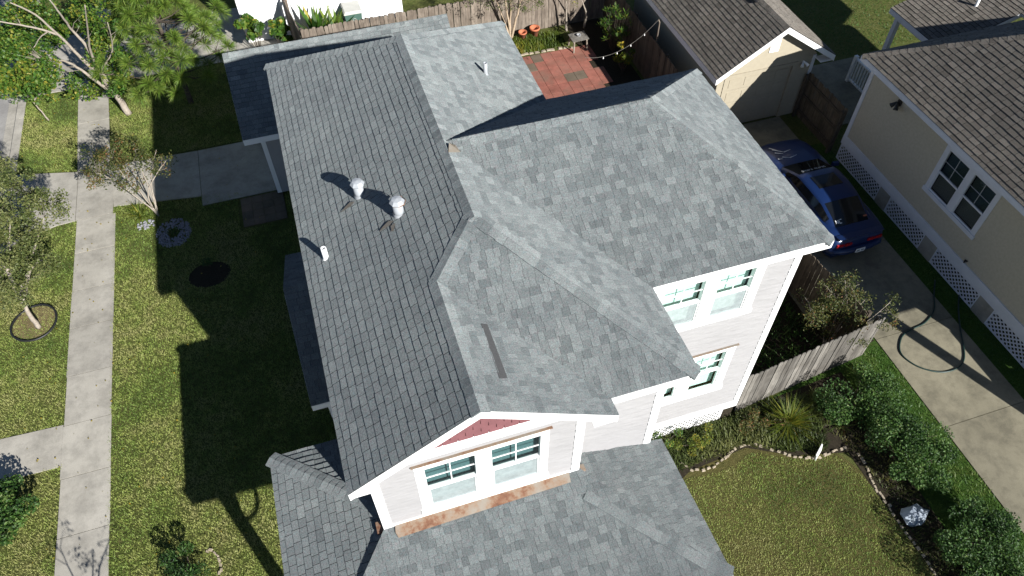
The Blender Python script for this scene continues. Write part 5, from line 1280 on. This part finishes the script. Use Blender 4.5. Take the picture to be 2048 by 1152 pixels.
# ------------------------------------------------------------------ turf and ground cover
def in_poly(x, y, poly):
    inside = np.zeros(len(x), bool); n = len(poly)
    for i in range(n):
        x0, y0 = poly[i]; x1, y1 = poly[(i + 1) % n]
        c = ((y0 > y) != (y1 > y)) & (x < (x1 - x0) * (y - y0) / (y1 - y0 + 1e-12) + x0); inside ^= c
    return inside
def vnoise(x, y, s, rs):
    g = rs.uniform(0, 1, (64, 64)); u = x / s; v = y / s; i = np.floor(u).astype(int); j = np.floor(v).astype(int); fu = u - i; fv = v - j; fu = fu * fu * (3 - 2 * fu); fv = fv * fv * (3 - 2 * fv)
    a = g[i % 64, j % 64]; b = g[(i + 1) % 64, j % 64]; c = g[i % 64, (j + 1) % 64]; d = g[(i + 1) % 64, (j + 1) % 64]
    return (a * (1 - fu) + b * fu) * (1 - fv) + (c * (1 - fu) + d * fu) * fv
def turf(name, polys, dens, m, seed, h=(.035, .08), w=.018, base=.5, dry=.25, holes=(), label=None, cat='grass'):
    rs = np.random.RandomState(seed); X = []; Y = []
    for p in polys:
        xs = [q[0] for q in p]; ys_ = [q[1] for q in p]; n = int((max(xs) - min(xs)) * (max(ys_) - min(ys_)) * dens)
        x = rs.uniform(min(xs), max(xs), n); y = rs.uniform(min(ys_), max(ys_), n); k = in_poly(x, y, p)
        for hh in holes: k &= ~in_poly(x, y, hh)
        X.append(x[k]); Y.append(y[k])
    x = np.concatenate(X); y = np.concatenate(Y); n = len(x)
    lo = vnoise(x, y, 1.3, rs); mi = vnoise(x, y, .32, rs); fi = vnoise(x, y, .11, rs)
    t = base + (lo - .5) * dry * 2.2 + (mi - .5) * .40 + (fi - .5) * .34 + rs.normal(0, .07, n)
    a = rs.uniform(0, 6.283, n); le = rs.uniform(.3, 1.2, n); hh = rs.uniform(h[0], h[1], n) * (.7 + .6 * fi)
    d = np.stack([np.cos(a) * np.sin(le), np.sin(a) * np.sin(le), np.cos(le)], 1); s = np.stack([-np.sin(a), np.cos(a), np.zeros(n)], 1) * (w / 2)
    b = np.stack([x, y, np.zeros(n)], 1)
    q = np.stack([b - s, b + s, b + d * hh[:, None]], 1)
    mb = MB(); mb.quads(q, np.clip(t, 0, 1)); o = mb.build(name, m)
    return tag(o, label, cat, kind='stuff')
yardL = [(-6.10, -2.5), (-.4, -2.5), (-.4, 14.4), (-3.4, 14.97), (-6.12, 15.38)]
yardU = [(-6.2, 17.5), (-.8, 17.35), (-.8, 22.3), (-6.4, 22.3)]
verge1 = [(-9.26, 7.5), (-7.20, 7.40), (-7.20, 15.05), (-8.45, 14.84), (-9.26, 14.4)]
verge2 = [(-9.26, 18.0), (-7.3, 17.5), (-7.45, 22.3), (-9.26, 22.3)]
verge3 = [(-9.26, 1.), (-7.20, 1.), (-7.20, 6.24), (-9.26, 6.2)]
circ = lambda cx, cy, rx, ry: [(cx + rx * math.cos(i / 16 * 6.283), cy + ry * math.sin(i / 16 * 6.283)) for i in range(16)]
hol = [circ(-4.32, 13.55, .5, .62), circ(-3.35, 11.45, .6, .5), circ(-8.19, 11.12, .2, .2), rect(-2.3, -.8, 13, 14.5)]
turf('lawn_grass', [yardL, yardU], 1500, MT['blade'], 61, base=.54, dry=.3, holes=hol, label='mown yellow-green grass of the front lawn')
turf('lawn_grass', [verge1, verge2, verge3], 1500, MT['blade'], 62, base=.5, dry=.42, holes=hol, label='mown grass of the verge beside the sidewalk')
turf('lawn_grass', [[(6.0, -3.8), (11.9, -3.8), (11.5, -1.3), (11.3, .0), (11.0, .7), (10.0, .85), (9.1, 1.35), (8.3, 1.1), (7.6, 1.15), (6.4, 1.3), (6.0, 1.3)]], 1600, MT['blade'], 63, h=(.03, .055), base=.48, dry=.35, label='olive coloured mown grass of the right front lawn')
turf('lush_grass', [[(12.2, -5), (13.97, -5), (13.97, 3.1), (13.4, 2.95), (12.5, 2.7), (12.7, 1.2), (12.6, -1)]], 900, MT['blade_lush'], 64, h=(.05, .12), w=.018, base=.5, label='lush bright green grass between the hedge and the driveway')
turf('lush_grass', [rect(16.52, 17.22, -4, 10.6)], 500, MT['blade_lush'], 65, h=(.05, .1), w=.018, base=.4, label='green grass strip below the lattice skirt of the bungalow')
turf('lush_grass', [[(17.8, 15.2), (30, 15.2), (30, 27), (17.8, 27)]], 140, MT['blade_lush'], 66, h=(.05, .1), w=.03, base=.55, label='green grass of the yard beyond the detached garage')
turf('ground_cover', [[(8.6, 19.2), (10.9, 19.3), (10.9, 20.3), (8.6, 20.4)]], 900, MT['leaf_yellow'], 67, h=(.08, .22), w=.04, base=.3, label='low weedy ground cover in front of the rear fence', cat='ground cover')
turf('ground_cover', [[(6.5, 1.45), (7.4, 1.45), (9.0, 1.6), (10.0, 1.05), (10.9, .85), (11.6, 2.4), (9.2, 2.4), (6.5, 2.35)]], 1500, MT['leaf_olive'], 68, h=(.05, .26), w=.035, base=.5, dry=.5, label='tangled low growth covering the front planting bed', cat='ground cover')
turf('ground_cover', [[(11.0, 2.2), (11.5, .4), (11.55, -1.0), (11.65, -3.6), (12.4, -3.6), (12.3, -1), (12.2, 2.2)]], 700, MT['leaf_myrtle'], 70, h=(.03, .14), w=.03, base=.45, dry=.4, label='thin brownish growth under the hedge along the stone edging', cat='ground cover')
turf('ground_cover', [[(9.3, 2.8), (12.5, 3.1), (12.4, 5.5), (9.3, 5.5)]], 300, MT['leaf_hedge'], 69, h=(.06, .25), w=.04, base=.4, label='dark low plants in the shaded corner behind the grey fence', cat='ground cover')
# fallen leaves
rs = np.random.RandomState(71); lv = MB(); n = 420
p = np.stack([rs.uniform(-9.2, -1.5, n), rs.uniform(1, 21, n), np.full(n, .06)], 1); k = (p[:, 0] < -6.1); p = p[k | (rs.uniform(size=n) < .5)]
lv.quads(leaf_quads(p, .05, rs, .7, 1.5), rs.uniform(.75, 1, len(p)))
tag(lv.build('fallen_leaves', MT['leaf_yellow']), 'scattered fallen leaves on the grass and the sidewalk', 'fallen leaves', kind='stuff')
